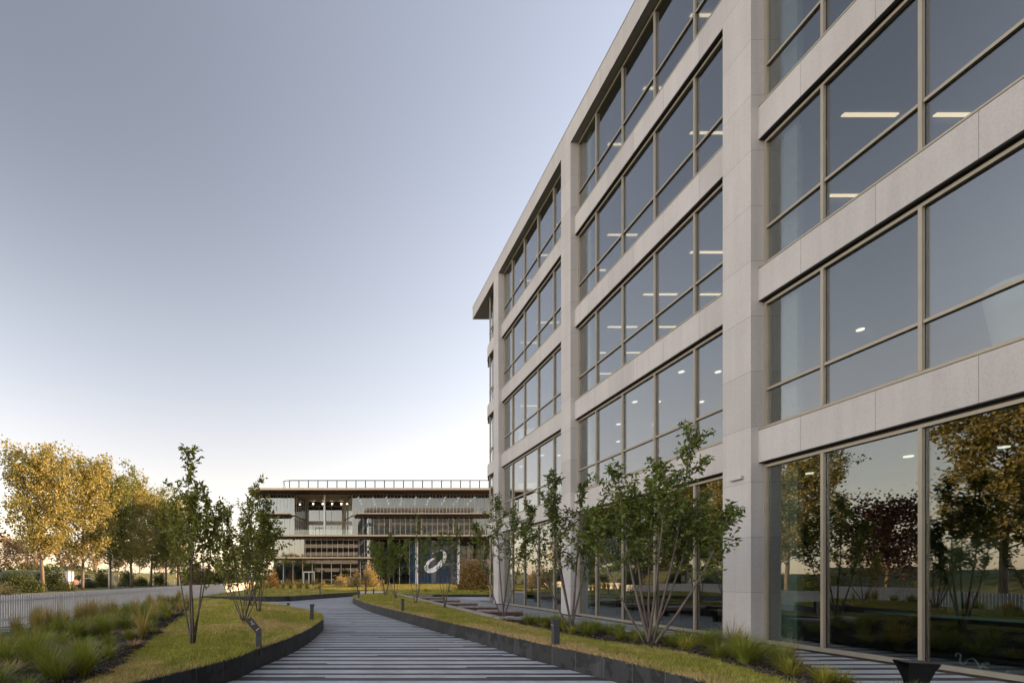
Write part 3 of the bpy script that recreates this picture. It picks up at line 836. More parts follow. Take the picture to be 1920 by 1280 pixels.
def blades(name, poly, hf, df, dens, hgt, wid, seed, ymax=60, label=None, edge=None, mat='turf_blades'):
    rs = np.random.RandomState(seed); A = np.array(poly); lo, hi = A.min(0), A.max(0)
    out_V = []; out_a = []; n0 = 0
    for (ya, yb, k, sc) in ((1.5, 9.5, 1.0, 1.0), (9.5, 14, .55, 1.15), (14, 22, .25, 1.5), (22, ymax, .09, 2.2)):
        a, b = max(lo[1], ya), min(hi[1], yb)
        if b <= a: continue
        n = int(dens * k * (hi[0] - lo[0]) * (b - a))
        P = np.c_[rs.uniform(lo[0], hi[0], n), rs.uniform(a, b, n)]; P = P[pip(P, poly)]
        if edge is not None:
            e = np.array(edge); e = e[rs.randint(0, len(e), int(2600 * k * (b - a) / 5))]; e = e + rs.normal(size=e.shape) * np.array([.07, .12]); e = e[(e[:, 1] > a) & (e[:, 1] < b)]; P = np.r_[P, e]
        if len(P) == 0: continue
        n = len(P); z = hf(P); d = df(P); az = rs.uniform(0, 6.283, n); h = hgt * sc ** .5 * rs.uniform(.5, 1.3, n); w = wid * sc
        lean = rs.normal(size=(n, 2)) * .5 * h[:, None]; s = np.c_[np.cos(az), np.sin(az)] * w
        V = np.stack([np.c_[P + s, z - .005], np.c_[P - s, z - .005], np.c_[P + lean, z + h]], 1).reshape(-1, 3)
        out_V.append(V); out_a.append(np.repeat(d, 3))
    V = np.concatenate(out_V); F = np.arange(len(V)).reshape(-1, 3)
    o = np_mesh(name, V, F, mat, None, np.concatenate(out_a)); return tag(o, label, 'grass', None, 'stuff')
blades('grass', r_poly, h_right, dry_right, 8500, .055, .0042, 1, label='short green and straw coloured grass on the right lawn', edge=smooth_line(r_bed, 6))
blades('grass', l_poly, h_left, dry_left, 7500, .055, .0042, 2, label='short patchy green grass on the left lawn', edge=smooth_line(l_bed, 6), mat='turf_left_blades')
blades('grass', f_poly, h_far, lambda P: np.zeros(len(P)), 3000, .05, .005, 3, label='short green grass on the lawn beyond the crossing path')

blades('grass', q_poly, h_q, lambda P: np.zeros(len(P)) + .15, 9000, .14, .007, 4, 85, label='sunlit golden green grass before the low glass building')  # sunlit gold partly put into the blade colour through the dry value
blades('grass', p_poly, lambda P: hb(P, p_poly, p_poly, .12, 2.) - .15, lambda P: np.zeros(len(P)) - .2, 3500, .07, .006, 5, 60, label='grass strip between the bench terrace and the far entrance')

# ------------------------------------------------------------------ ORNAMENTAL GRASSES, one object per tuft
def tuft_proto(name, seed, n, h, spread, mat, label, cat, group, w=.0045, droop=.7, jit=.06):
    V, F = make_blades(seed, n, h, spread, w, droop, jit)
    o = np_mesh(name, V, F, mat); return tag(o, label, cat, group)
KINDS = {
 'green_a': ('grass_tuft', 1, 260, .46, .42, 'blade_green'), 'green_b': ('grass_tuft', 2, 300, .58, .46, 'blade_green'),
 'lime': ('grass_tuft', 3, 170, .34, .28, 'blade_lime'), 'dry': ('dry_grass_tuft', 4, 200, .24, .44, 'blade_dry'),
 'tall': ('feather_grass_tuft', 5, 240, .78, .30, 'blade_plume'), 'stalk': ('feather_grass_tuft', 7, 90, .85, .42, 'blade_plume'), 'low': ('grass_tuft', 6, 150, .24, .30, 'blade_green')}
first_of = {}
def tuft(kind, x, y, z, sc, rz, where):
    nm, seed, n, h, sp, mat = KINDS[kind]
    words = {'green_a': 'mid green arching grass tuft', 'green_b': 'large green arching grass tuft', 'lime': 'yellow green grass tuft', 'dry': 'withered straw coloured grass tuft', 'tall': 'tall feathery golden grass tuft', 'stalk': 'loose tuft of tall arching seed stalks', 'low': 'low green grass tuft'}[kind]
    lab = f'{words} {where}'; grp = f'{words}s {where}'
    key = kind
    if key not in first_of:
        o = tuft_proto(nm, seed, n, h, sp, mat, lab, 'ornamental grass', grp); first_of[key] = o
    else:
        o = first_of[key].copy(); COL.objects.link(o); o['label'] = lab; o['group'] = grp
    o.location = (x, y, z); o.rotation_euler = (0, 0, rz); o.scale = (sc, sc, sc * 1.0); return o
rs = np.random.RandomState(8)
def fill(poly, hf, n, where, mix, mind, ylo, yhi, scl=(.75, 1.25), keep=None, near=1.0):
    A = np.array(poly); lo, hi = A.min(0), A.max(0); got = []
    tries = 0
    while len(got) < n and tries < 20000:
        tries += 1
        p = np.array([[rs.uniform(lo[0], hi[0]), max(lo[1], ylo) + (min(hi[1], yhi) - max(lo[1], ylo)) * rs.uniform() ** near]])
        if not pip(p, poly)[0] or dist_line(p, poly, True)[0] < .09: continue
        if keep is not None and not keep(p[0]): continue
        md = mind * (1 + .02 * max(0, p[0, 1] - 8))
        if any(np.hypot(*(p[0] - q)) < md for q in got): continue
        got.append(p[0]); k = mix(p[0])
        tuft(k, p[0, 0], p[0, 1], float(hf(p)[0]) - .01, rs.uniform(*scl), rs.uniform(0, 6.28), where)
def mixl(p):
    u = rs.uniform(); a = dist_line(p[None], lb_edge)[0]
    if p[1] > 12 and a < 1.6 and u < .5: return 'tall'
    if u < .24: return 'green_b'
    if u < .50: return 'green_a'
    if u < .62: return 'lime'
    if u < .74: return 'dry'
    if u < .88: return 'low'
    return 'stalk' if p[1] > 7 else 'green_a'
fill(lbed_poly, h_lbed, 285, 'in the bed beside the left lawn', mixl, .21, 4.6, 28, (.6, 1.15), near=1.7)
def mixr(p):
    u = rs.uniform()
    return 'green_a' if u < .35 else 'lime' if u < .62 else 'low' if u < .80 else 'dry' if u < .92 else 'green_b'
fill(bed_poly, h_bed, 66, 'in the bed along the glass facade', mixr, .25, 4.2, 14.2, (.65, 1.05), keep=lambda p: not (p[1] < 7.2 and p[0] > 6.3))
for (kk, x_, y_, sc_) in (('stalk', 8.7, 10.45, 1.0), ('tall', 8.55, 10.0, .75), ('green_a', 8.6, 10.7, .9), ('stalk', 7.6, 8.0, .8)):
    tuft(kk, x_, y_, float(h_bed(np.array([[x_ - .2, y_]]))[0]) - .02, sc_, 1.0 + x_, 'in the bed along the glass facade')
def mixf(p): return rs.choice(['tall', 'dry', 'green_a', 'tall'])
ff = [(-8.5, 47), (-2, 46), (0.2, 48.2), (-3, 51), (-8.5, 53)]
fill(ff, lambda P: h_far(P), 34, 'on the far lawn before the low glass building', mixf, .55, 40, 56, (.9, 1.4))
g2 = [(-9, 73), (0, 74), (9, 76), (9, 82), (-9, 82)]
fill(g2, h_q, 60, 'in front of the low glass building', lambda p: rs.choice(['tall', 'dry', 'tall', 'lime']), .8, 60, 82, (1.2, 1.8))
g3 = [(6.2, 42), (19.5, 41.5), (19.8, 46), (8, 47)]
fill(g3, lambda P: np.zeros(len(P)) + .24, 18, 'behind the timber benches', lambda p: rs.choice(['green_a', 'low', 'green_b', 'lime']), .6, 40, 48, (.7, 1.1))

def chips(name, poly, hf, n, seed, label):
    r_ = np.random.RandomState(seed); A = np.array(poly); lo, hi = A.min(0), A.max(0)
    P = np.c_[r_.uniform(lo[0], hi[0], n), lo[1] + (hi[1] - lo[1]) * r_.uniform(0, 1, n) ** 1.6]; P = P[pip(P, poly)]
    D = r_.normal(size=(len(P), 3)); D[:, 2] *= .35
    V, F = leaf_cloud(np.c_[P, hf(P) + .012], D, .075, .38, r_); tag(np_mesh(name, V, F, 'mulch'), label, 'mulch', None, 'stuff')
chips('mulch', lbed_poly, h_lbed, 60000, 12, 'loose dark bark chips over the left planting bed')
chips('mulch', bed_poly, h_bed, 40000, 13, 'loose dark bark chips over the right planting bed')
# ------------------------------------------------------------------ TERRACE BENCHES
t = thing('timber_edging', (5.12, 14.62, .0), 'long grey timber edging plank between the lawn and the bench terrace', 'edging')
MB().box(-.12, .12, .3, 22.2, .36, .43).build('plank', 'timber_grey', t); MB().box(-.08, .08, .32, 22.1, -.02, .3599).build('riser', 'timber_dark', t)
names = ['nearest the lawn corner, beside the dark bollard', 'second from the lawn corner', 'third from the lawn corner', 'fourth from the lawn corner', 'fifth from the lawn corner', 'sixth from the lawn corner', 'farthest of the row']
bench0 = None
for i, (y, x0, x1) in enumerate(((14.5, 5.0, 6.98), (17.7, 5.45, 7.0), (20.3, 5.45, 6.9), (23.2, 5.5, 6.88), (26.3, 5.5, 6.95), (29.8, 5.5, 7.0), (32.8, 5.4, 6.7))):
    lab = f'low dark timber slab bench, {names[i]}'
    if i < 2:
        b = thing('bench', (x0, y, 0), lab, 'bench', 'dark timber benches on the terrace'); w = x1 - x0
        m = MB()
        for k in range(4): m.box(0, w, k * .115 - .23, k * .115 - .23 + .108, .37, .43)
        m.build('seat', 'timber_grey', b)
        MB().box(.01, w - .01, -.225, -.195, .24, .3699).box(.01, w - .01, .195, .222, .24, .3699).build('apron', 'timber_dark', b)
        for xx in (.12, w - .2): MB().box(xx, xx + .08, -.17, .17, 0, .3698).build('leg', 'black_steel', b)
        if i == 1: bench0 = b
    else: copy_tree(bench0, (x0, y, 0), label=lab)

# ------------------------------------------------------------------ BOLLARDS, SIGN, STOOL
def zl(x, y):
    p = np.array([[x, y]])
    for poly, hf in ((r_poly, h_right), (l_poly, h_left), (f_poly, h_far)):
        if pip(p, poly)[0]: return float(hf(p)[0])
    return 0.0
bol = thing('bollard_light', (0, 0, 0), 'x', 'bollard', 'dark bollard lights along the path')
m = MB(); m.v = [(-.055, -.05, -.1), (.055, -.05, -.1), (.055, .05, -.1), (-.055, .05, -.1), (-.055, -.05, .40), (.055, -.05, .40), (.055, .05, .40), (-.055, .05, .40)]
m.f = [(3, 2, 1, 0), (4, 5, 6, 7), (0, 1, 5, 4), (1, 2, 6, 5), (2, 3, 7, 6), (3, 0, 4, 7)]; m.m = [0] * 6
m.build('post', 'bollard_metal', bol, bevel=.004)
m = MB(); m.prism([(-.085, -.052), (.055, -.052), (.055, .052), (-.085, .052)], .4005, .50)
for i in (0, 3): m.v[i] = (-.055, m.v[i][1], .4005)
m.build('lamp_head', 'bollard_metal', bol, bevel=.003)
MB().box(-.072, -.045, -.035, .035, .3955, .4004).build('lens', 'interior_white', bol)
spots = [((4.18, 8.95), 'nearest dark bollard light, on the right lawn edge by the bench', 0), ((2.72, 18.0), 'dark bollard light midway along the right lawn edge', 0), ((1.72, 28.7), 'dark bollard light at the far tip of the right lawn', 0),
         ((-.52, 14.2), 'dark bollard light on the rounded tip of the left lawn', math.pi), ((-1.85, 21.6), 'dark bollard light on the far edge of the left lawn', math.pi), ((-.75, 38.0), 'small dark bollard light on the lawn beyond the crossing path', math.pi),
         ((2.5, 43.4), 'small dark bollard light at the tip of the far lawn', 0), ((3.4, 37.4), 'small dark bollard light beside the tall brown post', 0), ((13.8, 52.0), 'dark bollard light before the blue glass entrance', 0)]
for i, ((x, y), lab, rz) in enumerate(spots):
    if i == 0: bol.location = (x, y, zl(x, y) - .005); bol['label'] = lab
    else: copy_tree(bol, (x, y, zl(x, y) - .005), rz, label=lab)
px, py = 3.2, 43.0
t = thing('marker_post', (px, py, 0), 'tall slim brown post where the path bends beyond the lawn', 'post')
MB().box(-.075, .075, -.075, .075, -.1, 1.72).build('shaft', 'brown_soffit', t, bevel=.01); MB().box(-.085, .085, -.085, .085, 1.7201, 1.75).build('cap', 'dark_metal', t)

t = thing('info_sign', (-1.27, 8.66, zl(-1.36, 8.66) - .02), 'small dark information sign with tilted plate on the left lawn edge', 'sign')
m = MB(); m.box(-.05, .05, -.022, .022, -.1, .31); m.build('post', 'bollard_metal', t, bevel=.003)
def tilt(o):
    o.rotation_euler = (R(40), R(50), 0); o.location = (-.085, -.005, .425); return o
pl = tilt(MB().box(-.16, .16, -.075, .075, -.007, .007).build('plate', 'sign_plate', t, bevel=.002))
sy = MB()
sy.tube([(-.10, -.02, .0085), (-.06, .008, .0085), (-.02, .0, .0085)], .005, 4); sy.tube([(-.06, .008, .0085), (-.10, .034, .0085)], .0045, 4); sy.tube([(-.055, -.032, .0085), (-.03, -.018, .0085)], .006, 4); sy.tube([(-.035, .03, .0085), (-.012, .024, .0085)], .005, 4)
sy.box(.085, .100, -.045, .045, .0075, .0095)
s = sy.build('symbol', 'sign_ink', pl)

# black hourglass steel seat near the glass
t = thing('steel_seat', (7.70, 6.35, .0), 'black folded steel seat of hourglass shape on the paving by the facade', 'seat')
m = MB()
prof = [(-.02, .50, .36), (.06, .40, .31), (.13, .26, .25), (.16, .16, .24), (.13, .06, .27), (.08, -.01, .31)]
def sheetbox(y, flip):
    V = []; F = []
    n = len(prof)
    for (o, z, w) in prof:
        for dy in (0, .012):
            yy = y + flip * (-.20 + o + dy * 1); V += [(-w, yy, z), (w, yy, z)]
    for i in range(n - 1):
        a = i * 4; b = a + 4
        F += [(a, a + 1, b + 1, b), (a + 2, b + 2, b + 3, a + 3), (a, b, b + 2, a + 2), (a + 1, a + 3, b + 3, b + 1)]
    F += [(0, 2, 3, 1), (4 * n - 4, 4 * n - 3, 4 * n - 1, 4 * n - 2)]
    return V, F
for nm, fl in (('front_plate', 1), ('rear_plate', -1)):
    m = MB(); V, F = sheetbox(0, fl); m.v = V; m.f = F; m.m = [0] * len(F); m.build(nm, 'black_steel', t)
MB().box(-.345, .345, -.205, .205, .492, .506).build('seat', 'black_steel', t, bevel=.004)
MB().box(-.33, .33, -.13, .13, -.012, .0).build('foot_plate', 'black_steel', t)
t.rotation_euler = (0, 0, R(-20)); t.scale = (.42, .7, 1.0)
# small white box light on the near column
t = tag(MB().box(10.03, 10.108, 11.8, 12.15, 4.02, 4.1).build('wall_lamp', 'stone_side', None, bevel=.006), 'small white box lamp mounted on the near stone column', 'lamp')

# ------------------------------------------------------------------ YOUNG MULTI-STEMMED TREES
def T(x, y): return (x, y, zl(x, y) or .2)
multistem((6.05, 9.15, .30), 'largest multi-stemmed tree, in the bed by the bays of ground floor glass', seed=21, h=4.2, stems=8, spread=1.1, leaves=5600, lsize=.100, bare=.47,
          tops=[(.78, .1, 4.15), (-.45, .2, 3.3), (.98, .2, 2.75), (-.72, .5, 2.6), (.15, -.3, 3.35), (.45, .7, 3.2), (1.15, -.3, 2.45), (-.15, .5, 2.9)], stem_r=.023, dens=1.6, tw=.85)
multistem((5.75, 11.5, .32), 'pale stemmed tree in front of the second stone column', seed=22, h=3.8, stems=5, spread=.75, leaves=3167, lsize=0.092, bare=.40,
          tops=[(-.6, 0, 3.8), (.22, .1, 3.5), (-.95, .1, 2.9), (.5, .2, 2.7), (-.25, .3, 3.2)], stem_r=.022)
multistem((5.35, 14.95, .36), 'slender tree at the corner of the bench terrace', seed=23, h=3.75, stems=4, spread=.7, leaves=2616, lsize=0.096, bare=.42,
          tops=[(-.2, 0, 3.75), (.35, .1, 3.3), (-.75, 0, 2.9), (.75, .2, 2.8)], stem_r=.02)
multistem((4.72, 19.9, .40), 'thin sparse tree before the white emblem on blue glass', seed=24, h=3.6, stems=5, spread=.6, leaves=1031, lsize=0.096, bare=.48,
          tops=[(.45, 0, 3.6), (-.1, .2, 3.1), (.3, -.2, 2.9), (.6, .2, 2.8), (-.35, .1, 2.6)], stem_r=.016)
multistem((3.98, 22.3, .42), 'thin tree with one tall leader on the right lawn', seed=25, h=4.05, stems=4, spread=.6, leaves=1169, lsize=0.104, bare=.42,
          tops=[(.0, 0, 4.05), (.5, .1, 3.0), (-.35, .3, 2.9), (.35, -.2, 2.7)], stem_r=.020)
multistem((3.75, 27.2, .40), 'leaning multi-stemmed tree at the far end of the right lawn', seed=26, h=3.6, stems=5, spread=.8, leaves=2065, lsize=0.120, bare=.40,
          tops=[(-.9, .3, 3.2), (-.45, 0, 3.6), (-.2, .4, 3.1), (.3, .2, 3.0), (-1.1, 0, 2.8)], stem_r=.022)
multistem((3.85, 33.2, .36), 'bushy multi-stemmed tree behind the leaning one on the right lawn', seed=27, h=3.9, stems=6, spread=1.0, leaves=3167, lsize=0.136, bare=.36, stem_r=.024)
kw = dict(mat='leaf_cherry_left')
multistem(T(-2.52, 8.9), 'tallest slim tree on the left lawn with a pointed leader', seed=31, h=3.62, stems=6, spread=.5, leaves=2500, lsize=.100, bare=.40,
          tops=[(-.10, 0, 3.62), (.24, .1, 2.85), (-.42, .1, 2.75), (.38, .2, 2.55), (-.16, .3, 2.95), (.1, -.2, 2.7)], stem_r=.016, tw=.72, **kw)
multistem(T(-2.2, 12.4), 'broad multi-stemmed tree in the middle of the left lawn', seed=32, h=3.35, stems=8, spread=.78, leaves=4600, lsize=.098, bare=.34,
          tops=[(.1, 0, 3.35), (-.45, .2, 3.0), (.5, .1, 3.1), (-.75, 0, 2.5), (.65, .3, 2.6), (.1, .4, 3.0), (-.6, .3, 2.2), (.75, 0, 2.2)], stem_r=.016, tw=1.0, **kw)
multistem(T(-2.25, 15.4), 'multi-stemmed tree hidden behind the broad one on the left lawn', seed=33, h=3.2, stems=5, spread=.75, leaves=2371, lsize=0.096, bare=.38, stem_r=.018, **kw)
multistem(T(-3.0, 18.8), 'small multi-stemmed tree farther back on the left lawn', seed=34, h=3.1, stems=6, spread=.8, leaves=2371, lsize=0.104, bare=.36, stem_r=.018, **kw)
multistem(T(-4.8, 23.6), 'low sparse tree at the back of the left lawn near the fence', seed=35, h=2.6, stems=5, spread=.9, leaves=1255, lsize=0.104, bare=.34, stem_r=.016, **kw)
# ------------------------------------------------------------------ LOW GLASS BUILDING ACROSS THE LAWNS
YR, YG, XE = 80.0, 84.0, 37.5
annex = thing('glass_building', (0, YR, 0), 'low four storey glass building with gold edged projecting floors and a blue entrance', 'building')
def an(o, parent=None):
    o.parent = parent or annex; o.location.y -= YR; return o
def band(name, poly, z0, z1):
    m = MB(); m.prism(poly, z0 + .02, z1)
    s = an(m.build(name, 'gold_edge'))
    # brown timber soffit under it
    cx = sum(p[0] for p in poly) / len(poly); cy = sum(p[1] for p in poly) / len(poly)
    q = [(x + (.06 if x < cx else -.06), y + (.06 if y < cy else -.06)) for x, y in poly]
    an(MB().prism(q, z0 - .06, z0 + .019).build('soffit', 'brown_soffit')); return s
band('roof', [(-13.5, YR), (XE, YR), (XE, 118), (-13.5, 118)], 16.15, 16.5)
an(MB().box(-10.5, XE - .5, YR + 1.2, 117, 16.5, 16.72).build('roof_lip', 'gold_edge'))
# third floor slab with the splayed notch of the loggia
LX0, LX1, LB0, LB1, YB = -6.1, 3.95, -4.3, 2.7, 92.0
band('floor_slab', [(-12.66, YR + 1), (-6.9, YR + 1), (LB0 - .35, YB - .5), (LB0 - .35, 116), (-12.66, 116)], 12.3, 12.5)
band('floor_slab', [(4.6, YR + 1), (XE, YR + 1), (XE, 116), (LB1 + .35, 116), (LB1 + .35, YB - .5)], 12.3, 12.5)
band('floor_slab', [(-9.9, YR + 1), (XE, YR + 1), (XE, 116), (-9.9, 116)], 8.57, 8.85)
band('floor_slab', [(-9.97, YR + 1), (7.6, YR + 1), (7.6, 100), (-9.97, 100)], 4.86, 5.13)
def glaze(x0, x1, y, z0, z1, pitch, mw=.06, name='window', g='annex_glass', extra=0):
    w = bpy.data.objects.new(name, None); COL.objects.link(w); w.parent = annex
    p = an(MB().box(x0, x1, y, y + .02, z0 + .05, z1 - .05).build('pane', g), w)
    f = MB(); n = max(1, round((x1 - x0) / pitch)); st = (x1 - x0) / n
    for k in range(n + 1): f.box(x0 + k * st - mw / 2, x0 + k * st + mw / 2, y - .07, y - .002, z0, z1)
    f.box(x0, x1, y - .01, y + .03, z0 - .0, z0 + .049); f.box(x0, x1, y - .01, y + .03, z1 - .049, z1)
    an(f.build('frame', 'pale_post'), w); return w
def glaze_side(xa, ya, xb, yb, z0, z1, n, g='annex_glass'):
    w = bpy.data.objects.new('window', None); COL.objects.link(w); w.parent = annex
    L_ = math.hypot(xb - xa, yb - ya); nx, ny = -(yb - ya) / L_ * .012, (xb - xa) / L_ * .012
    an(MB().prism([(xa - nx, ya - ny), (xb - nx, yb - ny), (xb + nx, yb + ny), (xa + nx, ya + ny)], z0, z1).build('pane', g), w)
    f = MB()
    for k in range(n + 1):
        x, y = xa + (xb - xa) * k / n, ya + (yb - ya) * k / n; f.box(x - .05, x + .05, y - .05, y + .05, z0, z1)
    an(f.build('frame', 'pale_post'), w)
glaze(-12.17, LX0, YG, 12.5, 16.09, .6, .045)
glaze(LX1, XE - .3, YG, 12.5, 16.09, .6, .045)
glaze(-10.5, LX0, YG, 8.85, 12.24, .92, .05)
glaze(LX1, XE - .3, YG, 8.85, 12.24, .92, .05)
glaze(-9.8, 7.0, YG, 5.13, 8.51, .92, .05)
glaze(-9.7, 7.0, YG, .0, 4.8, 1.75, .09)
glaze_side(-12.17, YG, -12.17, 112, 12.5, 16.09, 30); glaze_side(-10.5, YG, -10.5, 112, 8.85, 12.24, 30)
glaze_side(-9.8, YG, -9.8, 99, 5.13, 8.51, 16); glaze_side(-9.7, YG, -9.7, 99, 0, 4.8, 9)
# loggia: splayed sides, back wall, ceiling, rail, column
for z0, z1 in ((8.85, 12.24), (12.5, 16.09)):
    glaze_side(LX0, YG, LB0, YB, z0, z1, 7); glaze_side(LX1, YG, LB1, YB, z0, z1, 7)
glaze(LB0, LB1, YB, 8.85, 11.7, 1.16, .07); glaze(LB0, LB1, YB, 12.35, 15.2, 2.33, .08)
an(MB().box(LB0, LB1, YB - .06, YB + .1, 11.7, 12.349).build('spandrel', 'beige_wall'))
an(MB().box(LB0, LB1, YB - .02, YB + .2, 15.2, 16.05).build('lintel', 'beige_wall'))
an(MB().box(LB0 + .4, LB1 - .4, YB - .5, YB - .03, 15.25, 15.9).build('light_trough', 'interior_dark'))
for x in (-3.1, -1.3, .45, 2.2): an(MB().box(x - .09, x + .09, YB - .56, YB - .51, 15.5, 15.68).build('spot_lamp', 'lamp_spot'))
for sx, x in ((1, LB0), (-1, LB1)):
    m = MB(); m.tube([(x + sx * .1, YB - .2, 8.85), (x + sx * .1, YB - .2, 14.6), (x + sx * .0, YB - .3, 15.6), (x - sx * .35, YB - .5, 16.08)], [.26, .26, .34, .6], 10)
    an(m.build('flared_column', 'beige_wall', None, True))
an(MB().box(-1.05, -.75, YG - .1, YG + .2, 8.86, 16.08).build('column', 'white_paint'))
an(MB().box(LX0, LX1, YG - .05, YG - .02, 8.9, 10.0).build('glass_railing', 'clear_glass'))
d = an(MB().box(-2.75, -2.62, YB - .2, YB - .08, 8.86, 11.2).box(-1.2, -1.07, YB - .2, YB - .08, 8.86, 11.2).box(-2.62, -1.2, YB - .2, YB - .08, 11.05, 11.2).box(-1.97, -1.85, YB - .2, YB - .08, 8.86, 11.049).build('door', 'pale_post'))
an(MB().prism([(LX0 + .1, YG + .05), (LX1 - .1, YG + .05), (LB1 - .2, YB - .6), (LB0 + .2, YB - .6)], 16.0, 16.07).build('loggia_ceiling', 'beige_wall'))
# entrance doors on the ground floor
d = an(MB().box(-4.55, -4.40, YG - .35, YG - .075, 0, 2.75).box(-2.75, -2.60, YG - .35, YG - .075, 0, 2.75).box(-4.40, -2.75, YG - .35, YG - .075, 2.55, 2.75).box(-3.65, -3.52, YG - .35, YG - .075, 0, 2.549).build('door', 'white_paint'))
# interiors: floors, back wall, ceiling lamps
m = MB().box(-9.4, XE - .4, 103, 103.3, .02, 16.0); an(m.build('core_wall', 'interior_grey'))
m = MB().box(XE - .3, XE, YG, 116, 0, 16.08).box(-12, XE, 115.5, 115.8, 0, 16.08); an(m.build('rear_wall', 'beige_wall'))
an(MB().box(-9.6, XE - .4, YG + .2, 115, -.2, .01).build('ground_slab', 'interior_grey'))
rs2 = random.Random(5)
for k in range(9):
    x0 = 5.0 + k * 2.6
    for q in range(3):
        y = 86 + q * 3.6 + (k % 2) * .6; x = x0 + q * .5 + rs2.uniform(-.15, .15)
        an(MB().box(x, x + .14, y, y + 1.0, 15.92, 16.0).build('ceiling_lamp', 'lamp_white'))
# rooftop rail with rounded glazed corner
m = MB(); z0, z1 = 16.5, 18.75; xa = -8.3
xs = [xa + 1.2 + 1.68 * k for k in range(27)]
yr = YR + 5.5
for x in xs: m.box(x - .075, x + .075, yr - .04, yr + .04, z0, z1)
m.box(xs[0], xs[-1], yr - .05, yr + .05, z1, z1 + .14)
arc = [(xa + 1.2 - 1.2 * math.sin(a), yr + 1.2 - 1.2 * math.cos(a), z1 + .04) for a in [k * math.pi / 16 for k in range(9)]] + [(xa, yr + 18, z1 + .04)]
m.tube(arc, .075, 6)
for k in (4, 8): m.box(arc[k][0] - .04, arc[k][0] + .04, arc[k][1] - .04, arc[k][1] + .04, z0, z1)
for k in range(9): m.box(xa - .04, xa + .04, yr + 3 + 1.7 * k, yr + 3.08 + 1.7 * k, z0, z1)
an(m.build('roof_railing', 'dark_metal'))
m = MB().box(xs[0], xs[-1], yr + .05, yr + .062, z0 + .05, z1 - .05)
for k in range(8): 
    a, b = arc[k], arc[k + 1]; m.prism([(a[0], a[1]), (b[0], b[1]), (b[0] + .012, b[1] + .012), (a[0] + .012, a[1] + .012)], z0 + .05, z1 - .05)
an(m.build('railing_glass', 'clear_glass'))
# deep entrance: columns, blue panel with the emblem, beige lintel, red core
def fx(px, d): return (px - CX) * d / FPX
def fz(py, d): return EYE + (CY - py) * d / FPX
yp = YG + 1.5
an(MB().box(fx(768, yp), fx(862, yp), yp, yp + .12, .55, fz(1012.5, yp)).build('blue_panel', 'blue_panel'))
an(MB().box(fx(766, yp), fx(866, yp), yp - .1, yp + .5, 0, .55).build('panel_plinth', 'interior_white'))
gp = MB()
for k in range(6):
    x = fx(768, yp) + (fx(862, yp) - fx(768, yp)) * k / 5; gp.box(x - .025, x + .025, yp - .35, yp - .29, .56, 8.4)
an(gp.build('panel_frame', 'dark_metal'))
an(MB().box(fx(768, yp), fx(862, yp), yp - .28, yp - .27, .56, 8.4).build('panel_glass', 'clear_glass'))
cl = MB()
for a, b in ((779, 783.5), (857.5, 861.5)): cl.box(fx(a, yp - 1), fx(b, yp - 1), yp - 1.2, yp - .75, 0, 8.5)
an(cl.build('column', 'white_paint'))
an(MB().box(fx(893, 92), fx(899, 92), 92, 92.6, 0, 8.5).box(fx(1000, 92), fx(1006, 92), 92, 92.6, 0, 8.5).build('column', 'beige_wall'))
an(MB().box(fx(862, 90), XE - .3, 90, 90.5, 4.2, 5.2).build('balcony_front', 'beige_wall'))
glaze(fx(862, 93), XE - .4, 93, 5.2, 8.5, 1.3); glaze(fx(862, 91), XE - .4, 91, .02, 4.2, 1.5)
an(MB().box(fx(874, 95), fx(888, 95), 95, 95.3, 5.3, 8.4).build('red_wall', 'red'))
glaze(7.05, fx(768, yp), YG + 1.6, .02, 8.5, 1.6)
# emblem: one open swoosh, wide at lower left, tapering to a thin stroke along the top
ctr = [(553, 148), (600, 116), (655, 97), (712, 97), (748, 140), (745, 195), (712, 262), (655, 328), (590, 378), (520, 396), (478, 372), (478, 318), (512, 262), (565, 222), (612, 204), (640, 196)]
wid = [8, 14, 19, 30, 46, 62, 70, 72, 70, 64, 60, 52, 42, 30, 16, 4]
yl = yp - .285
CP = smooth_line(ctr, 8); WP = np.interp(np.linspace(0, 1, len(CP)), np.linspace(0, 1, len(wid)), wid)
A = np.array(CP); T_ = np.gradient(A, axis=0); T_ /= np.linalg.norm(T_, axis=1)[:, None]; Nn = np.c_[-T_[:, 1], T_[:, 0]]
def em(p): return (fx(740 + p[0] / 8, yl), fz(1020 + p[1] / 8, yl))
a_ = [em(p) for p in A + Nn * WP[:, None] * .5]; b_ = [em(p) for p in A - Nn * WP[:, None] * .5]
m = MB()
for i in range(len(a_) - 1):
    q = [a_[i], a_[i + 1], b_[i + 1], b_[i]]
    k = len(m.v); m.v += [(x, yl - .03, z) for x, z in q] + [(x, yl, z) for x, z in q]
    m.f += [(k, k + 1, k + 2, k + 3), (k + 7, k + 6, k + 5, k + 4), (k, k + 4, k + 5, k + 1), (k + 2, k + 6, k + 7, k + 3)]; m.m += [0] * 4
an(m.build('emblem', 'emblem_white'))

# ------------------------------------------------------------------ FENCE
fn = thing('fence', (-10.6, 9, 0), 'long low grey fence of closely set upright slats along the left edge', 'fence')
m = MB(); n = int((81 - 9) / .125)
for k in range(n): m.box(-.011, .026, k * .125, k * .125 + .085, .03, 1.04)
m.build('slats', 'fence_paint', fn)
m = MB().box(-.05, -.0115, 0, 72, .22, .28).box(-.05, -.0115, 0, 72, .82, .88)
m.build('rail', 'fence_paint', fn)
m = MB()
for k in range(37): m.box(-.1, -.0505, k * 2.0 - .03, k * 2.0 + .03, -.05, .98)
m.build('fence_post', 'fence_paint', fn)

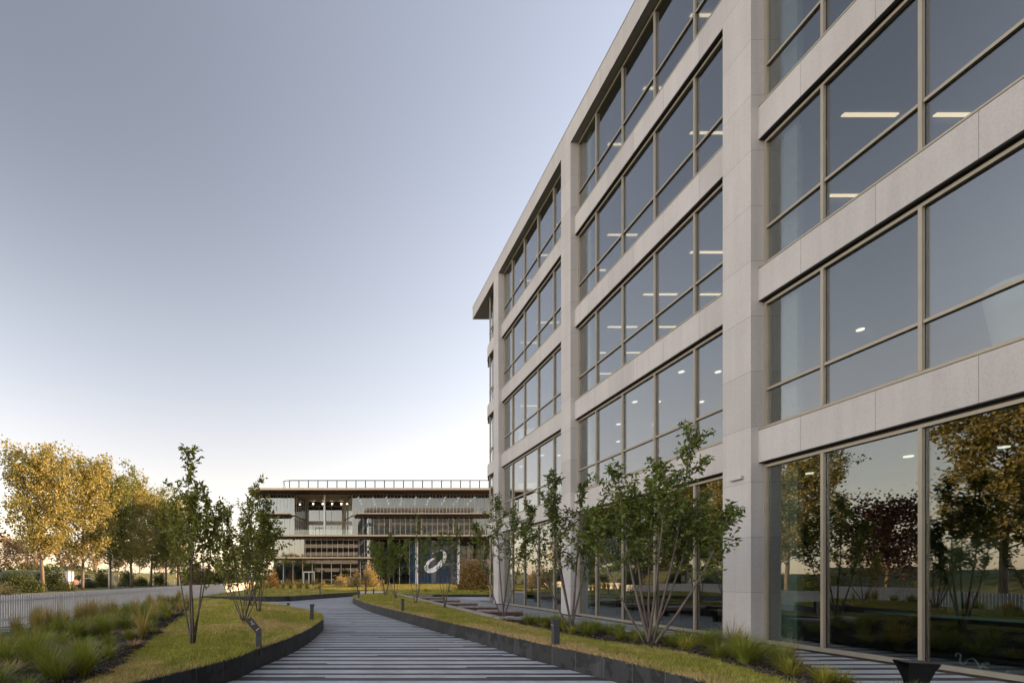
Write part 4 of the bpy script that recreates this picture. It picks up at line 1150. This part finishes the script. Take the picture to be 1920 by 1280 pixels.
# ------------------------------------------------------------------ TREES BEYOND THE FENCE
GP = 'tall poplars in a row beyond the fence'
pa = broadleaf('poplar_tree', (-34.4, 58, 0), 'nearest tall poplar at the left, golden to its lowest branches', 'leaf_poplar', 'bark_poplar', group=GP, seed=41, H=15.4, rad=4.2, base=.24, leaves=16000, lsize=.28, nbr=40, trunk_r=.27, up=.9, clump=.9)
pb = broadleaf('poplar_tree', (-34.0, 66.5, 0), 'second tall poplar from the left, its lower crown in shade', 'leaf_poplar', 'bark_poplar', group=GP, seed=42, H=16.4, rad=4.4, base=.22, leaves=16000, lsize=.28, nbr=38, trunk_r=.25, up=1.0, clump=.9)
pc = broadleaf('poplar_tree', (-34.0, 75, 0), 'third tall poplar from the left, only its top lit, behind the lamp post', 'leaf_poplar_shaded', 'bark_poplar', group=GP, seed=43, H=16.0, rad=4.5, base=.18, leaves=16000, lsize=.28, nbr=38, trunk_r=.26, up=1.0, clump=.95)
for (y, src, rz, sc, lab) in ((83.5, pb, 2.1, 1.0, 'fourth poplar from the left, dark below a bright top'), (92.5, pc, 1.2, 1.02, 'fifth poplar from the left, behind the slim young tree'), (101, pb, 4.0, .98, 'sixth poplar from the left, small with distance'),
                              (109, pc, 3.3, .98, 'seventh poplar from the left, farthest one to be made out'), (38.5, pa, 2.4, 1.0, 'big tree mirrored in the near ground floor glass')):
    copy_tree(src, (-34.2, y, 0), rz, sc, lab, GP)
broadleaf('copper_beech', (-48, 60.6, 0), 'dark purple leaved tree mirrored in the near ground floor glass', 'leaf_copper', 'bark_poplar', seed=44, H=10.3, rad=5.2, base=.2, leaves=8000, lsize=.34, nbr=34, trunk_r=.3, up=.45, clump=1.3)
GB = 'small pale trees on the dike'
ba = broadleaf('pale_tree', (0, 0, 0), 'x', 'leaf_pale', 'bark_pale', group=GB, seed=51, H=9, rad=3.4, base=.25, leaves=2200, lsize=.42, nbr=24, trunk_r=.2, up=.8, clump=.95)
bb = broadleaf('pale_tree', (0, 0, 0), 'x', 'leaf_pale', 'bark_pale', group=GB, seed=52, H=8.6, rad=3.0, base=.28, leaves=1900, lsize=.42, nbr=22, trunk_r=.18, up=1.1, clump=.9)
BT_ = [(10, 120, 'pale tree at the far left edge on the dike'), (37, 122, 'second pale tree from the left, left of the nearest poplar trunk'), (64, 118, 'third pale tree from the left with a white leaning trunk'),
       (115, 120, 'pale tree behind the painted hut'), (140, 128, 'pale tree just left of the second poplar trunk'), (181, 122, 'pale tree between the second and third poplar trunks'),
       (222, 130, 'pale tree right of the curved lamp post'), (262, 132, 'pale tree between the fourth and fifth poplar trunks'), (300, 136, 'pale tree left of the slim young tree'), (330, 134, 'pale tree right behind the slim young tree')]
for i, (px, d, lab) in enumerate(BT_):
    o = (ba, bb)[i % 2]; loc = (fx(px, d), d, 1.8); sc = (.92, 1.05, .95, 1.0, .9)[i % 5]
    if i < 2: o.location = loc; o['label'] = lab
    else: copy_tree(o, loc, i * 1.7, sc, lab)
# dike
def dike(P):
    return np.clip(1 - ((P[:, 0] + 78) / 26) ** 2, 0, 1) * 3.6
xs_ = np.linspace(-150, -46, 27); ys_ = np.linspace(30, 420, 60)
gx, gy = np.meshgrid(xs_, ys_); P = np.c_[gx.ravel(), gy.ravel()]
Z = np.clip((-P[:, 0] - 52) / 14, 0, 1); Z = Z * Z * (3 - 2 * Z) * 3.3 + .15 * np.sin(P[:, 1] * .3) - .06
Z[P[:, 0] > -50] = -.08
F = np.array([(r * 27 + c, r * 27 + c + 1, (r + 1) * 27 + c + 1, (r + 1) * 27 + c) for r in range(59) for c in range(26)])
structure(np_mesh('dike', np.c_[P, Z], F, 'meadow', None, None, True))
# bushes beyond the fence
shr = [(shrub, None)]
SH = 'bushes beyond the fence'
s0 = shrub((0, 0, 0), 'x', 'leaf_shrub', SH, seed=61, rx=1.9, rz_=2.0, leaves=2600, lsize=.22)
s1 = shrub((0, 0, 0), 'x', 'leaf_shrub', SH, seed=62, rx=1.6, rz_=2.6, leaves=2400, lsize=.22)
SB = [(18, 60, 1.0, 'dark bush at the far left behind the fence'), (45, 56, .8, 'dark green bush left of the nearest poplar trunk'), (64, 54, .75, 'dark green bush close to the nearest poplar trunk'), (100, 62, 1.0, 'upright dark bush right of the nearest poplar trunk'),
      (120, 60, .6, 'low dark bush in front of the painted hut'), (192, 84, 1.0, 'rounded dark bush left of the lamp post'), (168, 78, .7, 'low bush right of the second poplar trunk'), (236, 92, 1.1, 'green bush right of the sign board behind the fence'),
      (262, 98, .9, 'bush between the fourth and fifth poplar trunks'), (300, 104, 1.0, 'green bush left of the slim young tree beyond the fence'), (408, 86, 1.5, 'tall dark green bush left of the low glass building'), (432, 84, 1.1, 'dark bush beside the corner of the low glass building'), (30, 78, 1.2, 'dark tall bush under the pale trees at the left'),
      (80, 88, 1.1, 'dark bush behind the nearest poplar'), (150, 100, 1.2, 'bush behind the white van')]
for i, (px, d, sc, lab) in enumerate(SB):
    o = (s0, s1)[i % 2]; loc = (fx(px, d), d, -.02)
    if i < 2: o.location = loc; o['label'] = lab; o.scale = (sc,) * 3
    else: copy_tree(o, loc, i * 1.3, sc, lab)
tag(shrub((fx(10, 40), 40, 0), 'golden yellow bush lit low at the far left edge behind the fence', 'leaf_gold', None, seed=63, rx=1.0, rz_=.95, leaves=1500, lsize=.16))
tag(shrub((fx(368, 88), 88, 0), 'large pinkish golden bush beyond the fence behind the slim young tree', 'leaf_pale', None, seed=64, rx=2.5, rz_=4.4, leaves=4200, lsize=.28))
GG = 'golden bushes before the low glass building'
shrub((fx(694, 68), 68, 0), 'tall golden bush right of the glass entrance doors', 'leaf_gold', GG, seed=65, rx=1.25, rz_=3.2, leaves=2600, lsize=.2)
shrub((fx(664, 68), 68, 0), 'golden leaved bush, the middle one right of the glass doors', 'leaf_gold', GG, seed=66, rx=1.1, rz_=2.3, leaves=2000, lsize=.2)
shrub((fx(640, 71), 71, 0), 'low golden bush nearest the glass entrance doors', 'leaf_gold', GG, seed=67, rx=1.3, rz_=1.5, leaves=1600, lsize=.2)
shrub((fx(890, 50), 50, 0), 'broad green and orange bush before the entrance beside the farthest stone column', 'leaf_autumn', None, seed=68, rx=2.0, rz_=3.2, leaves=4200, lsize=.22)
shrub((fx(506, 66), 66, 0), 'autumn coloured bush at the left end of the low glass building', 'leaf_autumn', None, seed=69, rx=1.3, rz_=2.6, leaves=1800, lsize=.2)

# ------------------------------------------------------------------ SMALL THINGS BEYOND THE FENCE
x, y = fx(204, 70), 70
t = thing('street_lamp', (fx(212, 72), 72, 0), 'tall grey street lamp with a curved arm among the poplars', 'street lamp')
MB().tube([(0, 0, -.1), (0, 0, 4.3), (-.05, 0, 4.9), (-.25, 0, 5.25), (-.6, 0, 5.4), (-.95, 0, 5.42)], [.075, .06, .055, .05, .045, .04], 8).build('pole', 'concrete', t, True)
m = MB().box(-1.4, -.94, -.1, .1, 5.38, 5.46); m.build('lamp_head', 'white_paint', t, bevel=.02)
t = thing('white_post', (x, y, 0), 'bright straight white post left of the street lamp', 'post')
MB().tube([(0, 0, -.1), (0, 0, 3.1)], .075, 10).build('shaft', 'white_paint', t, True); MB().box(-.55, .08, -.03, .03, 3.1001, 3.16).build('arm', 'white_paint', t)
t = thing('sign_board', (fx(217, 73), 73, 0), 'grey upright sign board right of the street lamp', 'sign')
MB().box(-.25, .25, -.03, .03, 1.0, 1.9).build('board', 'concrete', t); MB().box(-.04, .04, .0301, .08, -.1, 1.8).build('post', 'concrete', t)
d = 66
t = thing('painted_hut', (fx(118, d), d, 0), 'pale flat roofed hut with bright yellow and pink painting', 'hut', None, R(8))
m = MB().box(-1.05, 1.05, -1, 1, -.1, 2.55); m.build('wall', 'white_paint', t); MB().box(-1.15, 1.15, -1.1, 1.1, 2.551, 2.68).build('roof', 'concrete', t)
rsq = random.Random(2); mm = MB(); 
for k in range(16):
    x0 = rsq.uniform(-.95, .75); z0 = rsq.uniform(.4, 2.0); w = rsq.uniform(.06, .2); h = rsq.uniform(.2, .55)
    mm.tube([(x0, -1.006, z0), (x0 + w, -1.006, z0 + h * .6), (x0 + w * .4, -1.006, z0 + h)], [.05, .07, .03], 5, k % 3)
mm.build('mural', ['yellow_paint', 'pink', 'bollard_metal'], t)
t = thing('parasol', (fx(140, 67), 67, 0), 'faded pink round parasol tilted beside the painted hut', 'parasol')
m = MB(); n = 12
ring = [(math.cos(a) * .6, math.sin(a) * .6) for a in [2 * math.pi * k / n for k in range(n)]]
m.v = [(0, 0, .35)] + [(p[0], p[1], 0) for p in ring] + [(0, 0, .32)] + [(p[0] * .98, p[1] * .98, -.03) for p in ring]
m.f = [(0, 1 + k, 1 + (k + 1) % n) for k in range(n)] + [(n + 1, n + 2 + (k + 1) % n, n + 2 + k) for k in range(n)] + [(1 + k, n + 2 + k, n + 2 + (k + 1) % n, 1 + (k + 1) % n) for k in range(n)]; m.m = [0] * len(m.f)
c = m.build('canopy', 'pink', t); c.location = (0, -.15, 1.0); c.rotation_euler = (R(48), R(10), 0)
MB().tube([(0, .1, -.1), (0, 0, .5), (0, -.1, 1.1)], .03, 6).build('pole', 'bark_pale' if False else 'pale_post', t)
t = thing('van', (fx(160, 92), 92, 0), 'small white van parked behind the second poplar trunk', 'van', None, R(12)); t.scale = (.7, .8, .9)
m = MB(); sec = [(-1.9, .35), (-1.9, 1.0), (-1.25, 1.15), (-.75, 1.75), (1.85, 1.8), (1.95, 1.1), (1.95, .35)]
k = len(m.v); nn = len(sec); m.v = [(x, -.8, z) for x, z in sec] + [(x, .8, z) for x, z in sec]
m.f = [tuple(range(nn)), tuple(reversed(range(nn, 2 * nn)))] + [(i, i + nn, (i + 1) % nn + nn, (i + 1) % nn) for i in range(nn)]; m.m = [0] * len(m.f)
bm_ = m.build('body', 'white_paint', t, bevel=.06)
MB().box(-.65, .3, -.812, -.801, 1.15, 1.65).box(.45, 1.6, -.812, -.801, 1.15, 1.65).build('side_window', 'counter_dark', t)
for xx in (-1.2, 1.25):
    for yy in (-.78, .62):
        m = MB().tube([(xx, yy, .32), (xx, yy + .16, .32)], .32, 14); m.build('wheel', 'black_steel', t)
t = thing('swing_frame', (fx(76, 62), 62, 0), 'thin pale leaning triangular frame left of the nearest poplar trunk', 'frame')
MB().tube([(-.6, 0, -.1), (.25, 0, 2.3)], .03, 6).build('rod', 'white_paint', t); MB().tube([(.05, .02, 1.75), (.55, .05, .9), (.3, .05, .2)], .03, 6).build('strut', 'white_paint', t)
t = thing('guard_rail', (fx(268, 112), 112, .0), 'thin yellow lit guard rail among the poplar trunks', 'rail')
MB().box(-7, 8, -.05, .05, 1.45, 1.62).build('beam', 'yellow_paint', t)
m = MB()
for k in range(8): m.box(-6.8 + 2 * k - .05, -6.8 + 2 * k + .05, .0501, .13, -.1, 1.5)
m.build('post', 'concrete', t)
# far treeline on the horizon
rs = np.random.RandomState(77); n = 26000
az = rs.uniform(-60, 75, n); dd = rs.uniform(330, 420, n); xx = dd * np.tan(np.radians(np.clip(az, -75, 72)))
hh = (5 + 3.5 * np.sin(xx * .021) + 2.5 * np.sin(xx * .057 + 1)) * rs.beta(2, 1.3, n)
C = np.c_[xx, dd, np.abs(hh) + .3]; V, F = leaf_cloud(C, rs.normal(size=(n, 3)), 3.2, .8, rs)
tag(np_mesh('woods', V, F, 'leaf_shrub'), 'distant line of dark woods on the horizon', 'woods', None, 'stuff')

# ------------------------------------------------------------------ BUILDING BEHIND THE VIEWPOINT, seen mirrored in the low glass building
rb = thing('office_block', (5, -60, 0), 'pale banded office block mirrored in the windows of the low glass building', 'building')
m = MB()
for k in range(6):
    z0 = 0 if k == 0 else 3.75 * k + .2; m.box(-17, 22, -14, .3, z0 - (.1 if k == 0 else 0), z0 + (.5 if k == 0 else 1.75))
for x in range(-17, 23, 13): m.box(x, x + .7, -.4, .28, .501, .9)
m.build('wall', 'block_wall', rb)
m = MB()
for k in range(5):
    z0 = .5 if k == 0 else 3.75 * k + 1.95; m.box(-16.9, 21.9, -13.9, 0, z0 + .001, 3.75 * (k + 1) + .199)
m.build('window', 'dark_metal', rb)
for i, (x, y, rz) in enumerate(((-17, -30, .5), (-24, -36, 1.9), (-13, -44, 3.0))):
    copy_tree(pb, (x, y, 0), rz, .62, ('round tree mirrored at the left end of the low glass building', 'second tree mirrored at the left end of the low glass building', 'third tree mirrored at the left end of the low glass building')[i], 'trees behind the viewpoint')

for i, (x, y) in enumerate(((-12, -18), (-16, -22), (-20, -20), (-8.5, -26))):
    copy_tree(s1, (x, y, 0), i * 1.1, 2.6, ('first', 'second', 'third', 'fourth')[i] + ' big dark bush mirrored in the ground floor of the low glass building', 'big bushes behind the viewpoint')
# ------------------------------------------------------------------ LIGHT, SKY, CAMERA
SUN_EL, SUN_AZ = 7.5, 13.0        # azimuth measured from +X towards +Y
S = Vector((math.cos(R(SUN_EL)) * math.cos(R(SUN_AZ)), math.cos(R(SUN_EL)) * math.sin(R(SUN_AZ)), math.sin(R(SUN_EL))))
ld = bpy.data.lights.new('sun', 'SUN'); ld.energy = 5.0; ld.angle = R(.53); ld.color = (1.0, .65, .31)
lo = bpy.data.objects.new('sun', ld); COL.objects.link(lo); lo.rotation_euler = (-S).to_track_quat('-Z', 'Y').to_euler(); lo.location = (60, 20, 60)
w = bpy.data.worlds.new('World'); scene.world = w; w.use_nodes = True
nt = w.node_tree; bg = nt.nodes['Background']
sky = nt.nodes.new('ShaderNodeTexSky'); sky.sky_type = 'NISHITA'; sky.sun_disc = False
sky.sun_elevation = R(SUN_EL); sky.sun_rotation = R(90 - SUN_AZ)
sky.air_density = 1.0; sky.dust_density = .6; sky.ozone_density = 1.6; sky.altitude = 0
hs = nt.nodes.new('ShaderNodeHueSaturation'); hs.inputs['Saturation'].default_value = .48
L(nt, sky.outputs[0], hs.inputs['Color'])
# added sky glow behind and left of the view, brightening the shaded facade
tc = nt.nodes.new('ShaderNodeTexCoord'); vd = N(nt, 'ShaderNodeVectorMath', operation='DOT_PRODUCT'); L(nt, tc.outputs['Generated'], vd.inputs[0])
vd.inputs[1].default_value = Vector((-.80, -.50, .34)).normalized()
k = N(nt, 'ShaderNodeMapRange', interpolation_type='SMOOTHSTEP'); L(nt, vd.outputs['Value'], k.inputs['Value'])
k.inputs['From Min'].default_value = .35; k.inputs['From Max'].default_value = .95; k.inputs['To Min'].default_value = 0; k.inputs['To Max'].default_value = 1
tint = mixc(nt, 1, hs.outputs[0], (1.035, .985, .985), 'MULTIPLY')
added_glow = mixc(nt, k.outputs['Result'], (1, 1, 1), (3.15, 3.05, 3.0))
# pale and warm low down; zenith out of view brightened to light the ground
sz = N(nt, 'ShaderNodeSeparateXYZ'); L(nt, tc.outputs['Generated'], sz.inputs[0])
el = ramp(nt, sz.outputs[2], [(0.0, (0.558, 0.475, 0.408)), (0.14, (0.525, 0.454, 0.404)), (0.26, (0.479, 0.429, 0.400)), (0.36, (0.458, 0.438, 0.421)), (0.56, (0.479, 0.467, 0.471)), (0.8, (0.471, 0.471, 0.487)), (0.92, (0.708, 0.700, 0.675)), (1.0, (0.958, 0.938, 0.896))], 'B_SPLINE')
dk = N(nt, 'ShaderNodeMapRange', interpolation_type='SMOOTHSTEP'); L(nt, sz.outputs[2], dk.inputs['Value'])
dk.inputs['From Min'].default_value = .26; dk.inputs['From Max'].default_value = .75
side = math_(nt, 'SUBTRACT', .36, sz.outputs[0], clamp=True)
fl = math_(nt, 'SUBTRACT', 1.0, math_(nt, 'MULTIPLY', math_(nt, 'MULTIPLY', dk.outputs['Result'], side), .52))
flc = N(nt, 'ShaderNodeCombineXYZ')
for q in range(3): L(nt, fl, flc.inputs[q])
tint = mixc(nt, 1, tint, flc.outputs[0], 'MULTIPLY')
tint = mixc(nt, 1, mixc(nt, 1, tint, (2.4, 2.4, 2.4), 'MULTIPLY'), el.outputs[0], 'MULTIPLY')
fin = mixc(nt, 1, tint, added_glow, 'MULTIPLY')
L(nt, fin, bg.inputs[0]); bg.inputs[1].default_value = .12
cd = bpy.data.cameras.new('camera'); cam = bpy.data.objects.new('camera', cd); COL.objects.link(cam)
cam.location = (0, 0, EYE); cam.rotation_euler = (R(90), 0, 0)
cd.sensor_width = 36; cd.lens = 36 * FPX / 1920
cd.shift_x = (960 - CX) / 1920; cd.shift_y = (CY - 640) / 1920
cd.clip_start = .1; cd.clip_end = 3000
scene.camera = cam
scene.view_settings.view_transform = 'Standard'; scene.view_settings.look = 'None'; scene.view_settings.gamma = 1
scene.view_settings.exposure = 1.75
cy = scene.cycles
cy.use_denoising = True; cy.max_bounces = 8; cy.diffuse_bounces = 3; cy.glossy_bounces = 4; cy.transparent_max_bounces = 24; cy.transmission_bounces = 4
cy.sample_clamp_indirect = 6; cy.caustics_reflective = False; cy.caustics_refractive = False
